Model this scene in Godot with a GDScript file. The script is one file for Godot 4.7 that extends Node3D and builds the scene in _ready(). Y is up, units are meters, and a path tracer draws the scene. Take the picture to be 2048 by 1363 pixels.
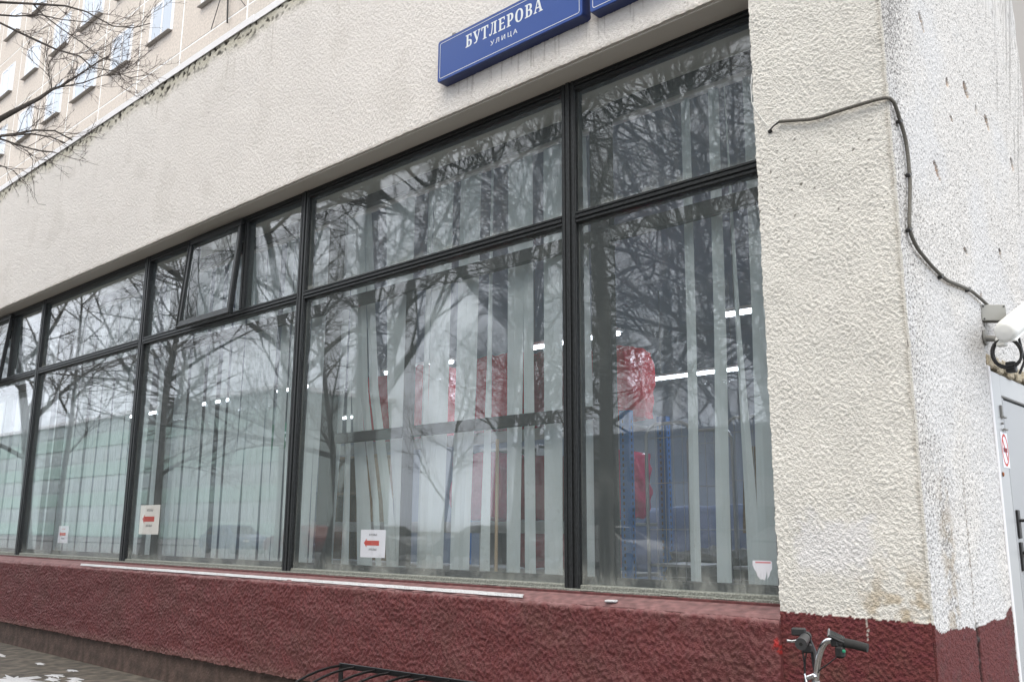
extends Node3D
# A shop front on the ground floor of a panel block, under an overcast winter sky.

# ---------------------------------------------------------------- shapes
class Shape:
	var v := PackedVector3Array()
	var n := PackedVector3Array()
	var c := PackedColorArray()
	var t := PackedVector2Array()
	var i := PackedInt32Array()

	func tri(a: int, b: int, d: int) -> void:
		var g := (v[b] - v[a]).cross(v[d] - v[a])
		if g.dot(n[a] + n[b] + n[d]) > 0.0:
			i.append(a); i.append(d); i.append(b)
		else:
			i.append(a); i.append(b); i.append(d)

	func face(pts: Array, normal: Vector3, uvs: Array = []) -> void:
		var s := v.size()
		for k in pts.size():
			v.append(pts[k]); n.append(normal)
			t.append(uvs[k] if uvs.size() else Vector2.ZERO)
		for k in range(1, pts.size() - 1):
			tri(s, s + k, s + k + 1)

	func box(at: Vector3, size: Vector3, bevel := 0.0, turn := Basis.IDENTITY) -> void:
		var h := size * 0.5
		var b := minf(bevel, minf(h.x, minf(h.y, h.z)) * 0.9)
		for ax in 3:
			for s in [-1.0, 1.0]:
				var p := []
				for q in [[-1, -1], [1, -1], [1, 1], [-1, 1]]:
					var w := Vector3.ZERO
					w[ax] = s * h[ax]
					w[(ax + 1) % 3] = q[0] * (h[(ax + 1) % 3] - b)
					w[(ax + 2) % 3] = q[1] * (h[(ax + 2) % 3] - b)
					p.append(at + turn * w)
				var nn := Vector3.ZERO
				nn[ax] = s
				face(p, turn * nn)
		if b <= 0.0:
			return
		for ax in 3:
			var a1 := (ax + 1) % 3
			var a2 := (ax + 2) % 3
			for s1 in [-1.0, 1.0]:
				for s2 in [-1.0, 1.0]:
					var p := []
					for q in [[-1, 0], [1, 0], [1, 1], [-1, 1]]:
						var w := Vector3.ZERO
						w[ax] = q[0] * (h[ax] - b)
						w[a1] = s1 * (h[a1] - (b if q[1] == 0 else 0.0))
						w[a2] = s2 * (h[a2] - (0.0 if q[1] == 0 else b))
						p.append(at + turn * w)
					var nn := Vector3.ZERO
					nn[a1] = s1
					nn[a2] = s2
					face(p, turn * nn.normalized())
		for sx in [-1.0, 1.0]:
			for sy in [-1.0, 1.0]:
				for sz in [-1.0, 1.0]:
					var s := Vector3(sx, sy, sz)
					var p := []
					for ax in 3:
						var w := Vector3.ZERO
						for k in 3:
							w[k] = s[k] * (h[k] - (0.0 if k == ax else b))
						p.append(at + turn * w)
					face(p, turn * s.normalized())

	func bar(a: Vector3, b: Vector3, w: float, d: float, up := Vector3.UP, bevel := 0.0) -> void:
		var z := (b - a).normalized()
		var x := up.cross(z)
		if x.length() < 1e-4:
			x = Vector3.RIGHT.cross(z)
		x = x.normalized()
		box((a + b) * 0.5, Vector3(w, d, (b - a).length()), bevel, Basis(x, z.cross(x), z))

	func tube(p: PackedVector3Array, r: PackedFloat32Array, sides: int, caps := true) -> void:
		var s := v.size()
		var m := p.size()
		var side := Vector3.ZERO
		for k in m:
			var d := (p[mini(k + 1, m - 1)] - p[maxi(k - 1, 0)]).normalized()
			if side == Vector3.ZERO:
				side = d.cross(Vector3.UP if absf(d.y) < 0.9 else Vector3.RIGHT)
			side = (side - d * side.dot(d)).normalized()
			var up := d.cross(side)
			for q in sides:
				var a := TAU * q / sides
				var o := side * cos(a) + up * sin(a)
				v.append(p[k] + o * r[k]); n.append(o); t.append(Vector2(float(q) / sides, float(k)))
		for k in m - 1:
			for q in sides:
				var a := s + k * sides + q
				var b := s + k * sides + (q + 1) % sides
				i.append(a); i.append(b + sides); i.append(b)
				i.append(a); i.append(a + sides); i.append(b + sides)
		if caps:
			for e in [0, m - 1]:
				var d := (p[1] - p[0]).normalized() * -1.0 if e == 0 else (p[m - 1] - p[m - 2]).normalized()
				var ring := []
				for q in sides:
					ring.append(v[s + e * sides + q])
				face(ring, d)

	func rod(a: Vector3, b: Vector3, r: float, sides := 8) -> void:
		tube(PackedVector3Array([a, b]), PackedFloat32Array([r, r]), sides)

	func lathe(profile: Array, at: Vector3, turn: Basis, sides := 24) -> void: # profile of (radius, height) along the turned y axis
		var s := v.size()
		var m := profile.size()
		for k in m:
			var a: Vector2 = profile[maxi(k - 1, 0)]
			var b: Vector2 = profile[mini(k + 1, m - 1)]
			var g := (b - a).normalized()
			for q in sides:
				var w := TAU * q / sides
				var o := Vector3(cos(w), 0, sin(w))
				v.append(at + turn * (o * profile[k].x + Vector3(0, profile[k].y, 0)))
				n.append((turn * (o * g.y + Vector3(0, -g.x, 0))).normalized())
				t.append(Vector2.ZERO)
		for k in m - 1:
			for q in sides:
				var a := s + k * sides + q
				var b := s + k * sides + (q + 1) % sides
				tri(a, b, b + sides)
				tri(a, b + sides, a + sides)

	func prism(poly: PackedVector2Array, depth: float, x: Transform3D) -> void: # polygon in x, y; from z = 0 to depth
		var idx := Geometry2D.triangulate_polygon(poly)
		for e in [0.0, depth]:
			var s := v.size()
			for q in poly:
				v.append(x * Vector3(q.x, q.y, e)); n.append((x.basis * Vector3(0, 0, -1.0 if e == 0.0 else 1.0) * signf(depth)).normalized()); t.append(q)
			for k in range(0, idx.size(), 3):
				tri(s + idx[k], s + idx[k + 1], s + idx[k + 2])
		var turn := -1.0 if Geometry2D.is_polygon_clockwise(poly) else 1.0
		for k in poly.size():
			var a := poly[k]
			var b := poly[(k + 1) % poly.size()]
			var e := b - a
			var nn := (x.basis * Vector3(e.y, -e.x, 0) * turn).normalized()
			face([x * Vector3(a.x, a.y, 0), x * Vector3(b.x, b.y, 0), x * Vector3(b.x, b.y, depth), x * Vector3(a.x, a.y, depth)], nn)

	func mesh() -> ArrayMesh:
		var a := []
		a.resize(Mesh.ARRAY_MAX)
		a[Mesh.ARRAY_VERTEX] = v
		a[Mesh.ARRAY_NORMAL] = n
		if t.size() == v.size():
			a[Mesh.ARRAY_TEX_UV] = t
		if c.size() == v.size():
			a[Mesh.ARRAY_COLOR] = c
		a[Mesh.ARRAY_INDEX] = i
		var m := ArrayMesh.new()
		m.add_surface_from_arrays(Mesh.PRIMITIVE_TRIANGLES, a)
		return m

# ---------------------------------------------------------------- naming
var used := {}
var M := {}
var nz: Array[FastNoiseLite] = []

func numbered(called: String) -> String:
	var k: int = used.get(called, 0)
	used[called] = k + 1
	return called if k == 0 else "%s_%03d" % [called, k]

func tag(o: Node3D, label := "", category := "", group := "", kind := "") -> Node3D:
	if label: o.set_meta("label", label)
	if category: o.set_meta("category", category)
	if group: o.set_meta("group", group)
	if kind: o.set_meta("kind", kind)
	return o

func thing(called: String, label: String, category: String, at := Vector3.ZERO, turn := 0.0, group := "") -> Node3D:
	var o := Node3D.new()
	o.name = numbered(called)
	add_child(o)
	o.position = at
	o.rotation.y = turn
	return tag(o, label, category, group)

func put(called: String, m: Mesh, mat: Material, parent: Node3D = null) -> MeshInstance3D:
	var o := MeshInstance3D.new()
	o.mesh = m
	o.material_override = null
	if mat: o.set_surface_override_material(0, mat)
	o.cast_shadow = GeometryInstance3D.SHADOW_CASTING_SETTING_ON
	o.name = numbered(called) if parent == null else called
	if parent == null: add_child(o)
	else: parent.add_child(o, true)
	return o

func obj(called: String, s: Shape, mat: Material, parent: Node3D = null) -> MeshInstance3D:
	return put(called, s.mesh(), mat, parent)

func copy(o: Node3D, label := "", group := "") -> Node3D:
	var c: Node3D = o.duplicate()
	c.name = numbered(String(o.name).rstrip("0123456789").rstrip("_"))
	add_child(c)
	if label: c.set_meta("label", label)
	if group: c.set_meta("group", group)
	return c

# ---------------------------------------------------------------- materials
func lin(r: float, g: float, b: float) -> Color:
	return Color(r, g, b).linear_to_srgb()

func mat(r: float, g: float, b: float, rough := 0.8, metal := 0.0) -> StandardMaterial3D: # base colour in linear values
	var m := StandardMaterial3D.new()
	m.albedo_color = lin(r, g, b)
	m.roughness = rough
	m.metallic = metal
	return m

func noise_tex(freq: float, octaves: int, sd: int, lo := -1.0, hi := -1.0, type := FastNoiseLite.TYPE_SIMPLEX_SMOOTH) -> NoiseTexture2D:
	var f := FastNoiseLite.new()
	f.noise_type = type
	f.frequency = freq
	f.seed = sd
	f.fractal_octaves = octaves
	var t := NoiseTexture2D.new()
	t.width = 512
	t.height = 512
	t.seamless = true
	t.noise = f
	if lo >= 0.0:
		var g := Gradient.new()
		g.set_color(0, Color(lo, lo, lo))
		g.set_color(1, Color(hi, hi, hi))
		t.color_ramp = g
	return t

func bumpy(m: StandardMaterial3D, tex: Texture2D, scale: float, cm: float) -> StandardMaterial3D:
	m.uv1_triplanar = true
	m.uv1_world_triplanar = true
	m.uv1_scale = Vector3.ONE * scale
	m.heightmap_enabled = true
	m.heightmap_texture = tex
	m.heightmap_scale = cm
	return m

func mottled(m: StandardMaterial3D, tex: Texture2D, scale: float) -> StandardMaterial3D:
	m.uv1_triplanar = true
	m.uv1_world_triplanar = true
	m.uv1_scale = Vector3.ONE * scale
	m.albedo_texture = tex
	return m

func make_materials() -> void:
	for k in 6:
		var f := FastNoiseLite.new()
		f.noise_type = FastNoiseLite.TYPE_SIMPLEX_SMOOTH
		f.frequency = 1.0
		f.seed = 11 + 7 * k
		f.fractal_octaves = [2, 1, 2, 2, 3, 3][k]
		f.fractal_gain = 0.45
		f.fractal_type = FastNoiseLite.FRACTAL_FBM
		f.domain_warp_enabled = k < 2
		f.domain_warp_type = FastNoiseLite.DOMAIN_WARP_SIMPLEX
		f.domain_warp_amplitude = 0.3
		f.domain_warp_frequency = 0.7
		f.domain_warp_fractal_type = FastNoiseLite.DOMAIN_WARP_FRACTAL_NONE
		nz.append(f)
	var cell := FastNoiseLite.new()
	cell.noise_type = FastNoiseLite.TYPE_CELLULAR
	cell.cellular_return_type = FastNoiseLite.RETURN_DISTANCE
	cell.cellular_jitter = 1.0
	cell.frequency = 1.0
	cell.seed = 90
	cell.fractal_type = FastNoiseLite.FRACTAL_NONE
	nz.append(cell)
	var grain := noise_tex(0.05, 3, 5)
	var blot := noise_tex(0.012, 4, 9, 0.62, 1.0)
	var fine := noise_tex(0.035, 4, 21, 0.55, 1.0)
	M.render = bumpy(mat(1, 1, 1, 0.95), grain, 3.2, 0.45)
	M.render.vertex_color_use_as_albedo = true
	M.paint = bumpy(mat(1, 1, 1, 0.68), grain, 3.4, 0.4)
	M.paint.vertex_color_use_as_albedo = true
	M.soffit = bumpy(mat(0.56, 0.54, 0.49, 0.9), grain, 3.0, 0.12)
	M.base_wall = mottled(bumpy(mat(0.13, 0.085, 0.068, 0.9), grain, 3.0, 0.4), blot, 1.1)
	M.frame = mottled(bumpy(mat(0.034, 0.038, 0.040, 0.42, 0.25), grain, 9.0, 0.02), fine, 2.0)
	M.inner_frame = mat(0.016, 0.017, 0.018, 0.7)
	M.caulk = mottled(bumpy(mat(0.36, 0.38, 0.34, 0.85), grain, 8.0, 0.3), fine, 3.0)
	M.flashing = mat(0.82, 0.82, 0.84, 0.6)
	M.roofing = mat(0.08, 0.08, 0.08, 0.95)
	M.inside_wall = mat(0.22, 0.26, 0.33, 0.9)
	M.inside_floor = mat(0.22, 0.21, 0.2, 0.5)
	M.blind = bumpy(mat(0.47, 0.55, 0.56, 0.9), noise_tex(0.2, 2, 31), 6.0, 0.03)
	M.blind.backlight_enabled = true
	M.blind.backlight = lin(0.3, 0.34, 0.34)
	# glass: a thin film of dust, and the slight waves that sheet glass has
	var im := Image.create(256, 256, false, Image.FORMAT_RF)
	var rng := RandomNumberGenerator.new()
	rng.seed = 4
	var waves := []
	for k in 14:
		waves.append([rng.randi_range(0, 3), rng.randi_range(2, 16), rng.randf() * TAU, rng.randf_range(0.4, 1.0)])
	for y in 256:
		for x in 256:
			var h := 0.0
			for w in waves:
				h += w[3] / (1.0 + w[1] * 0.25) * sin(TAU * (w[0] * x + w[1] * y) / 256.0 + w[2])
			im.set_pixel(x, y, Color(0.5 + 0.06 * h, 0, 0))
	M.glass = mat(0.38, 0.48, 0.49, 0.0)
	M.glass.transparency = BaseMaterial3D.TRANSPARENCY_ALPHA
	M.glass.albedo_color.a = 0.075
	bumpy(M.glass, ImageTexture.create_from_image(im), 0.6, 0.007)
	var gi := Image.create(512, 256, false, Image.FORMAT_RGBA8)
	for y in 256:
		for x in 512:
			var f := y / 255.0 # 0 at the top of the pane
			var big := nz[5].get_noise_2d(x * 0.012, y * 0.02)
			var run := nz[5].get_noise_2d(x * 0.05, y * 0.01 + 30.0)
			var dot := nz[5].get_noise_2d(x * 0.16 + 80.0, y * 0.2)
			var a := 0.035 * sm(-0.1, 0.6, big) + 0.05 * sm(0.1, 0.6, run) * f
			a += 0.30 * sm(0.945, 1.0, f + 0.05 * nz[5].get_noise_2d(x * 0.03, 7.0)) * sm(-0.6, 0.5, 0.5 * dot + big)
			a += 0.16 * sm(0.42, 0.6, dot) * sm(0.4, 1.0, f) * sm(0.0, 0.4, big)
			var edge := minf(minf(x, 511.0 - x) / 512.0 * 3.0, f)
			a += 0.10 * sm(0.03, 0.0, edge)
			gi.set_pixel(x, y, Color(1, 1, 1, clampf(a, 0.0, 0.8)))
	M.grime = mat(0.50, 0.53, 0.49, 0.95)
	M.grime.albedo_texture = ImageTexture.create_from_image(gi)
	M.grime.transparency = BaseMaterial3D.TRANSPARENCY_ALPHA
	M.clear = mat(0.5, 0.55, 0.55, 0.0)
	M.clear.transparency = BaseMaterial3D.TRANSPARENCY_ALPHA
	M.clear.albedo_color.a = 0.03
	M.dark_glass = mat(0.015, 0.018, 0.02, 0.05)
	M.black = mat(0.014, 0.014, 0.015, 0.5)
	M.rubber = mat(0.018, 0.018, 0.018, 0.8)
	M.black_metal = mottled(mat(0.018, 0.018, 0.02, 0.4, 0.3), fine, 5.0)
	M.chrome = mat(0.62, 0.62, 0.63, 0.22, 1.0)
	M.grey_steel = mat(0.33, 0.34, 0.35, 0.4, 0.6)
	M.white_plastic = mat(0.74, 0.75, 0.73, 0.4)
	M.grey_plastic = mat(0.22, 0.22, 0.21, 0.6)
	M.cable = mat(0.16, 0.15, 0.14, 0.7)
	M.old_cable = mottled(mat(0.21, 0.20, 0.175, 0.8), fine, 6.0)
	M.paper = mat(0.72, 0.74, 0.80, 0.8)
	M.paper_warm = mat(0.74, 0.72, 0.68, 0.8)
	M.ink = mat(0.12, 0.12, 0.13, 0.8)
	M.ink_red = mat(0.52, 0.05, 0.03, 0.7)
	M.ink_pink = mat(0.6, 0.25, 0.28, 0.8)
	M.sign_blue = mat(0.008, 0.056, 0.28, 0.4)
	M.sign_edge = mat(0.009, 0.024, 0.115, 0.4)
	M.sign_white = mat(0.74, 0.78, 0.80, 0.5)
	M.snow = bumpy(mat(0.54, 0.55, 0.57, 0.9), noise_tex(0.04, 3, 44), 2.0, 1.0)
	M.asphalt = mottled(bumpy(mat(0.175, 0.15, 0.118, 0.8), grain, 4.0, 0.4), noise_tex(0.02, 5, 77, 0.45, 1.0), 0.5)
	M.road = mat(0.075, 0.075, 0.075, 0.6)
	M.lawn = mottled(mat(0.42, 0.42, 0.43, 0.95), noise_tex(0.03, 5, 78, 0.25, 1.0), 0.2)
	M.bark = mottled(bumpy(mat(0.135, 0.118, 0.105, 0.9), grain, 8.0, 0.5), fine, 3.0)
	M.twig = mat(0.115, 0.095, 0.088, 0.9)
	M.door = mat(0.32, 0.335, 0.35, 0.4, 0.1)
	M.door_frame = mat(0.40, 0.415, 0.425, 0.42, 0.1)
	M.trim = mottled(bumpy(mat(0.60, 0.52, 0.38, 0.9), grain, 5.0, 0.4), fine, 3.0)
	M.tube = mat(0.9, 0.95, 1.0, 0.5)
	M.tube.emission_enabled = true
	M.tube.emission = Color(0.92, 0.96, 1.0)
	M.tube.emission_energy_multiplier = 3.0
	M.blue_rack = mat(0.012, 0.13, 0.40, 0.45)
	M.rack_beam = mat(0.32, 0.32, 0.31, 0.5, 0.3)
	M.red_wrap = bumpy(mat(0.62, 0.012, 0.035, 0.25), noise_tex(0.02, 2, 15), 2.0, 0.5)
	M.pink_wrap = bumpy(mat(0.58, 0.04, 0.13, 0.2), noise_tex(0.02, 2, 16), 2.0, 0.5)
	M.dark_red = mat(0.2, 0.012, 0.03, 0.5)
	M.card = mottled(mat(0.27, 0.17, 0.075, 0.9), fine, 2.0)
	M.wood = mat(0.42, 0.32, 0.2, 0.7)
	M.green = mat(0.01, 0.13, 0.06, 0.6)
	M.blue_cloth = mat(0.075, 0.11, 0.2, 0.7)

# ---------------------------------------------------------------- rough rendered walls
const GOUGES := [[4.2, -0.6, 4.09, -0.65, 0.014], [3.955, -1.0, 3.895, -1.0, 0.016], [4.065, -1.342, 3.97, -1.401, 0.026], [3.999, -1.757, 3.907, -1.813, 0.024], [3.326, -0.621, 3.233, -0.691, 0.018], [3.876, -2.30, 3.785, -2.33, 0.02], [3.992, -1.566, 3.928, -1.556, 0.012], [3.72, -1.0, 3.69, -1.02, 0.012], [2.93, -1.02, 2.90, -1.05, 0.02], [2.72, -1.25, 2.66, -1.24, 0.01], [3.1, -1.75, 3.03, -1.77, 0.012]]

func sm(a: float, b: float, x: float) -> float:
	return smoothstep(a, b, x)

func height(mode: int, u: float, w: float) -> float: # metres along the wall, metres up it
	match mode:
		0: # flaky cream render of the pillar
			var a := u * 0.96 - w * 0.28
			var b := w * 0.96 + u * 0.28
			var x := nz[0].get_noise_2d(a * 27.0, b * 46.0)
			var y := nz[1].get_noise_2d(a * 50.0, b * 74.0)
			var z := nz[2].get_noise_2d(u * 2.5, w * 2.5)
			var f := sm(-0.45, 0.5, x + 0.55 * y)
			if w < 0.985:
				return 0.004 + 0.0055 * f + 0.002 * y
			return 0.004 + 0.0038 * f * (0.75 + 0.6 * nz[2].get_noise_2d(u * 7.0 + 3.0, w * 5.0)) + 0.002 * y + 0.004 * z
		1: # stippled render above the windows
			var x := nz[0].get_noise_2d(u * 30.0, w * 38.0)
			var y := nz[1].get_noise_2d(u * 46.0 + 9.0, w * 50.0)
			var z := nz[2].get_noise_2d(u * 0.9, w * 1.3)
			var e := 0.0
			if w > 6.12: # crumbling top edge
				e = -0.016 * sm(0.1, 0.5, nz[3].get_noise_2d(u * 9.0, w * 12.0)) * sm(6.12, 6.24, w + 0.07 * nz[2].get_noise_2d(u * 3.0, 5.0))
			return 0.012 + 0.0034 * sm(-0.35, 0.4, x) + 0.0026 * y + 0.004 * z + e
		2: # lumpy red ledge
			var x := nz[0].get_noise_2d(u * 27.0, w * 31.0)
			var y := nz[1].get_noise_2d(u * 44.0 + w * 16.0, w * 44.0 - u * 16.0)
			var z := nz[4].get_noise_2d(u * 2.2, w * 4.0)
			var round_top := -0.05 * pow(sm(0.93, 0.975, w), 2.0)
			return 0.008 + 0.0055 * sm(-0.4, 0.45, x) + 0.003 * y - 0.0075 * nz[6].get_noise_2d(u * 34.0 + 0.5 * x, w * 38.0 + 0.5 * y) + 0.010 * z + round_top - 0.007
		_: # pitted white render of the side
			u = -u
			var x := nz[0].get_noise_2d(u * 55.0, w * 52.0)
			var y := nz[1].get_noise_2d(u * 30.0, w * 24.0)
			var h := 0.008 + 0.0035 * sm(-0.3, 0.45, x) + 0.002 * y
			h += 0.003 * nz[2].get_noise_2d(u * 3.0, w * 3.0)
			for g in GOUGES:
				if w < g[0] + 0.03 and w > g[2] - 0.03:
					h -= 0.03 * gouge(g, u, w)
			if w < 0.94:
				var cr := absf(u + 0.60)
				h -= 0.03 * sm(0.025, 0.006, cr) * sm(-0.5, 0.1, nz[3].get_noise_2d(w * 14.0, 2.0))
			return h

func gouge(g: Array, u: float, w: float) -> float:
	var k := clampf((g[0] - w) / (g[0] - g[2]), 0.0, 1.0)
	var half: float = 1.9 * g[4] * sqrt(maxf(0.0, 1.0 - pow(2.0 * k - 1.0, 2.0))) + 0.001
	var away := absf(u - lerpf(g[1], g[3], k)) + maxf(0.0, maxf(w - g[0], g[2] - w)) * 2.0
	return sm(half, half * 0.35, away)

const CREAM := Color(0.685, 0.672, 0.632)
const LINTEL := Color(0.79, 0.764, 0.735)
const RED := Color(0.130, 0.032, 0.034)
const WHITE := Color(0.57, 0.565, 0.562)

func colour(mode: int, u: float, w: float, h: float) -> Color:
	var broad := nz[4].get_noise_2d(u * 1.1, w * 1.1)
	var mid := nz[5].get_noise_2d(u * 9.0 + 40.0, w * 9.0)
	var dot := nz[3].get_noise_2d(u * 45.0, w * 45.0)
	match mode:
		0:
			var line := 0.992 + 0.008 * nz[0].get_noise_2d(u * 30.0, 3.0) - 0.012 * u
			if w < line:
				var brown := clampf(0.45 + 0.9 * broad + 0.6 * mid, 0.0, 1.0) * sm(1.0, 0.7, w)
				var red := RED.lerp(Color(0.098, 0.052, 0.040), brown)
				var drip := absf(u - 0.424 - 0.004 * nz[1].get_noise_1d(w * 30.0))
				if w > 0.89 and drip < 0.0035 and dot > -0.35:
					red = Color(0.5, 0.46, 0.42)
				return red * (1.0 + 0.12 * mid)
			var k := CREAM * (1.0 + 0.05 * broad + 0.05 * mid)
			# a patch painted over in another white
			var px := sm(0.06, 0.15, u + 0.08 * mid) * sm(0.56, 0.42, u + 0.12 * mid + 0.1 * broad) * sm(1.13, 1.24, w + 0.07 * mid) * sm(1.50, 1.38, w + 0.09 * mid)
			k = k.lerp(Color(0.69, 0.69, 0.72), px * 0.6)
			# dirt splashed near the foot
			var foot := sm(1.30, 1.02, w) * sm(0.28, 0.5, u) * sm(-0.15, 0.45, mid + 0.5 * broad + 0.12)
			k = k.lerp(Color(0.40, 0.32, 0.21), 0.75 * foot)
			var chip := sm(0.60, 0.72, nz[3].get_noise_2d(u * 24.0, w * 30.0)) * sm(2.65, 2.95, w) * sm(3.5, 3.3, w)
			k = k.lerp(Color(0.12, 0.11, 0.09), chip)
			k = k.lerp(Color(0.36, 0.33, 0.28), 0.5 * sm(0.03, 0.0, 0.707 - u + 0.015 * mid))
			return k
		1:
			var k := LINTEL * (1.0 + 0.04 * broad + 0.03 * mid)
			k = k.lerp(Color(0.60, 0.575, 0.54), 0.35 * sm(0.15, 0.6, broad + 0.3 * mid))
			var edge := sm(6.06, 6.24, w + 0.09 * nz[4].get_noise_2d(u * 1.6, 8.0))
			var hole := sm(0.12, 0.42, nz[3].get_noise_2d(u * 9.0, w * 12.0) + 0.35 * mid)
			k = k.lerp(Color(0.43, 0.41, 0.29), edge * 0.6)
			k = k.lerp(Color(0.055, 0.05, 0.042), edge * hole)
			var streak := sm(0.25, 0.6, nz[2].get_noise_2d(u * 22.0, w * 0.8)) * sm(5.5, 6.2, w) * sm(0.0, 0.5, broad + 0.25)
			k = k.lerp(Color(0.42, 0.39, 0.34), 0.55 * streak)
			k = k.lerp(Color(0.2, 0.18, 0.15), 0.7 * sm(0.70, 0.8, dot) * sm(0.0, 0.4, mid))
			# run-off below the street sign, and grime along the drip edge
			var run := sm(0.3, 0.55, nz[2].get_noise_2d(u * 48.0, w * 1.5)) * sm(4.66, 4.6, w) * sm(4.42, 4.5, w) * sm(-3.2, -3.1, u)
			k = k.lerp(Color(0.36, 0.33, 0.30), 0.5 * run)
			k = k.lerp(Color(0.40, 0.38, 0.33), 0.5 * sm(4.41, 4.385, w + 0.012 * mid))
			return k
		2:
			var k := RED.lerp(Color(0.135, 0.048, 0.046), clampf(0.35 + 0.8 * mid + 0.6 * broad, 0.0, 1.0))
			k = k.lerp(Color(0.105, 0.036, 0.033), 0.5 * sm(0.1, 0.5, broad))
			k = k.lerp(Color(0.30, 0.18, 0.18), 0.55 * sm(0.93, 0.97, w + 0.02 * mid))
			k = k.lerp(Color(0.19, 0.105, 0.09), 0.5 * sm(0.33, 0.26, w + 0.04 * mid))
			var spot := Vector2(u + 0.712, (w - 0.833) * 0.8).length() + 0.06 * mid + 0.02 * dot
			k = k.lerp(Color(0.42, 0.022, 0.018), 0.85 * sm(0.03, 0.016, spot) * sm(-0.3, 0.1, dot + h * 20.0 - 0.1))
			return k
		_:
			u = -u
			var line := 0.94 + 0.05 * sm(-1.05, -1.2, u) + 0.035 * sm(-0.1, 0.02, u) + 0.012 * mid - 0.02 * sm(-0.4, -0.6, u) * sm(-0.8, -0.6, u)
			if w < line:
				var r := RED.lerp(Color(0.10, 0.046, 0.038), clampf(0.2 + broad + mid, 0.0, 1.0)) * 0.8
				return r.lerp(Color(0.03, 0.022, 0.02), sm(0.03, 0.012, absf(u + 0.60)))
			var k := WHITE * (1.0 + 0.03 * mid)
			k = k.lerp(Color(0.595, 0.58, 0.56), sm(-0.2, 0.4, broad + 0.5 * sm(3.2, 3.9, w)))
			# grime in the pits: thick near the corner and along the run-offs
			var dense := 0.40 + (0.45 + 0.45 * sm(2.6, 4.2, w)) * sm(-0.38, -0.02, u + 0.12 * broad) + 0.3 * broad
			dense += 0.55 * sm(0.3, 0.0, absf(u + 0.33 + 0.1 * (w - 4.2))) * sm(3.4, 4.3, w)
			dense += 0.7 * sm(0.13, 0.02, absf(u + 0.28 + 0.05 * nz[2].get_noise_1d(w * 3.0))) * sm(2.0, 1.3, w)
			var speck := nz[3].get_noise_2d(u * 40.0, w * 62.0) + 0.35 * nz[1].get_noise_2d(u * 90.0, w * 90.0)
			var limit := 0.62 - 0.6 * dense
			k = k.lerp(Color(0.11, 0.105, 0.10), 0.8 * sm(limit, limit + 0.25, speck))
			k = k.lerp(Color(0.36, 0.30, 0.22), 0.55 * sm(0.16, 0.03, absf(u + 0.28)) * sm(1.9, 1.2, w) * sm(-0.3, 0.3, mid))
			k = k.lerp(Color(0.16, 0.13, 0.10), 0.8 * sm(0.016, 0.004, absf(u + 0.585 + 0.03 * (w - 1.3))) * sm(1.75, 1.5, w) * sm(-0.4, 0.2, dot))
			# soot streaks slanting under the roof
			k = k.lerp(Color(0.22, 0.21, 0.2), 0.6 * sm(0.15, 0.6, nz[2].get_noise_2d(u * 14.0 + w * 5.0, w * 0.6)) * sm(-1.9, -2.3, u - 0.5 * (w - 4.1)))
			for g in GOUGES:
				if w < g[0] + 0.05 and w > g[2] - 0.05:
					var q := gouge(g, u, w)
					var rust := Color(0.025, 0.015, 0.013).lerp(Color(0.42, 0.18, 0.05), sm(0.0, 0.4, mid + 0.2))
					k = k.lerp(Color(0.62, 0.45, 0.3), 0.8 * sm(0.0, 0.25, q) * sm(-0.1, 0.2, dot))
					k = k.lerp(rust, sm(0.3, 0.8, q))
			return k

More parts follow.
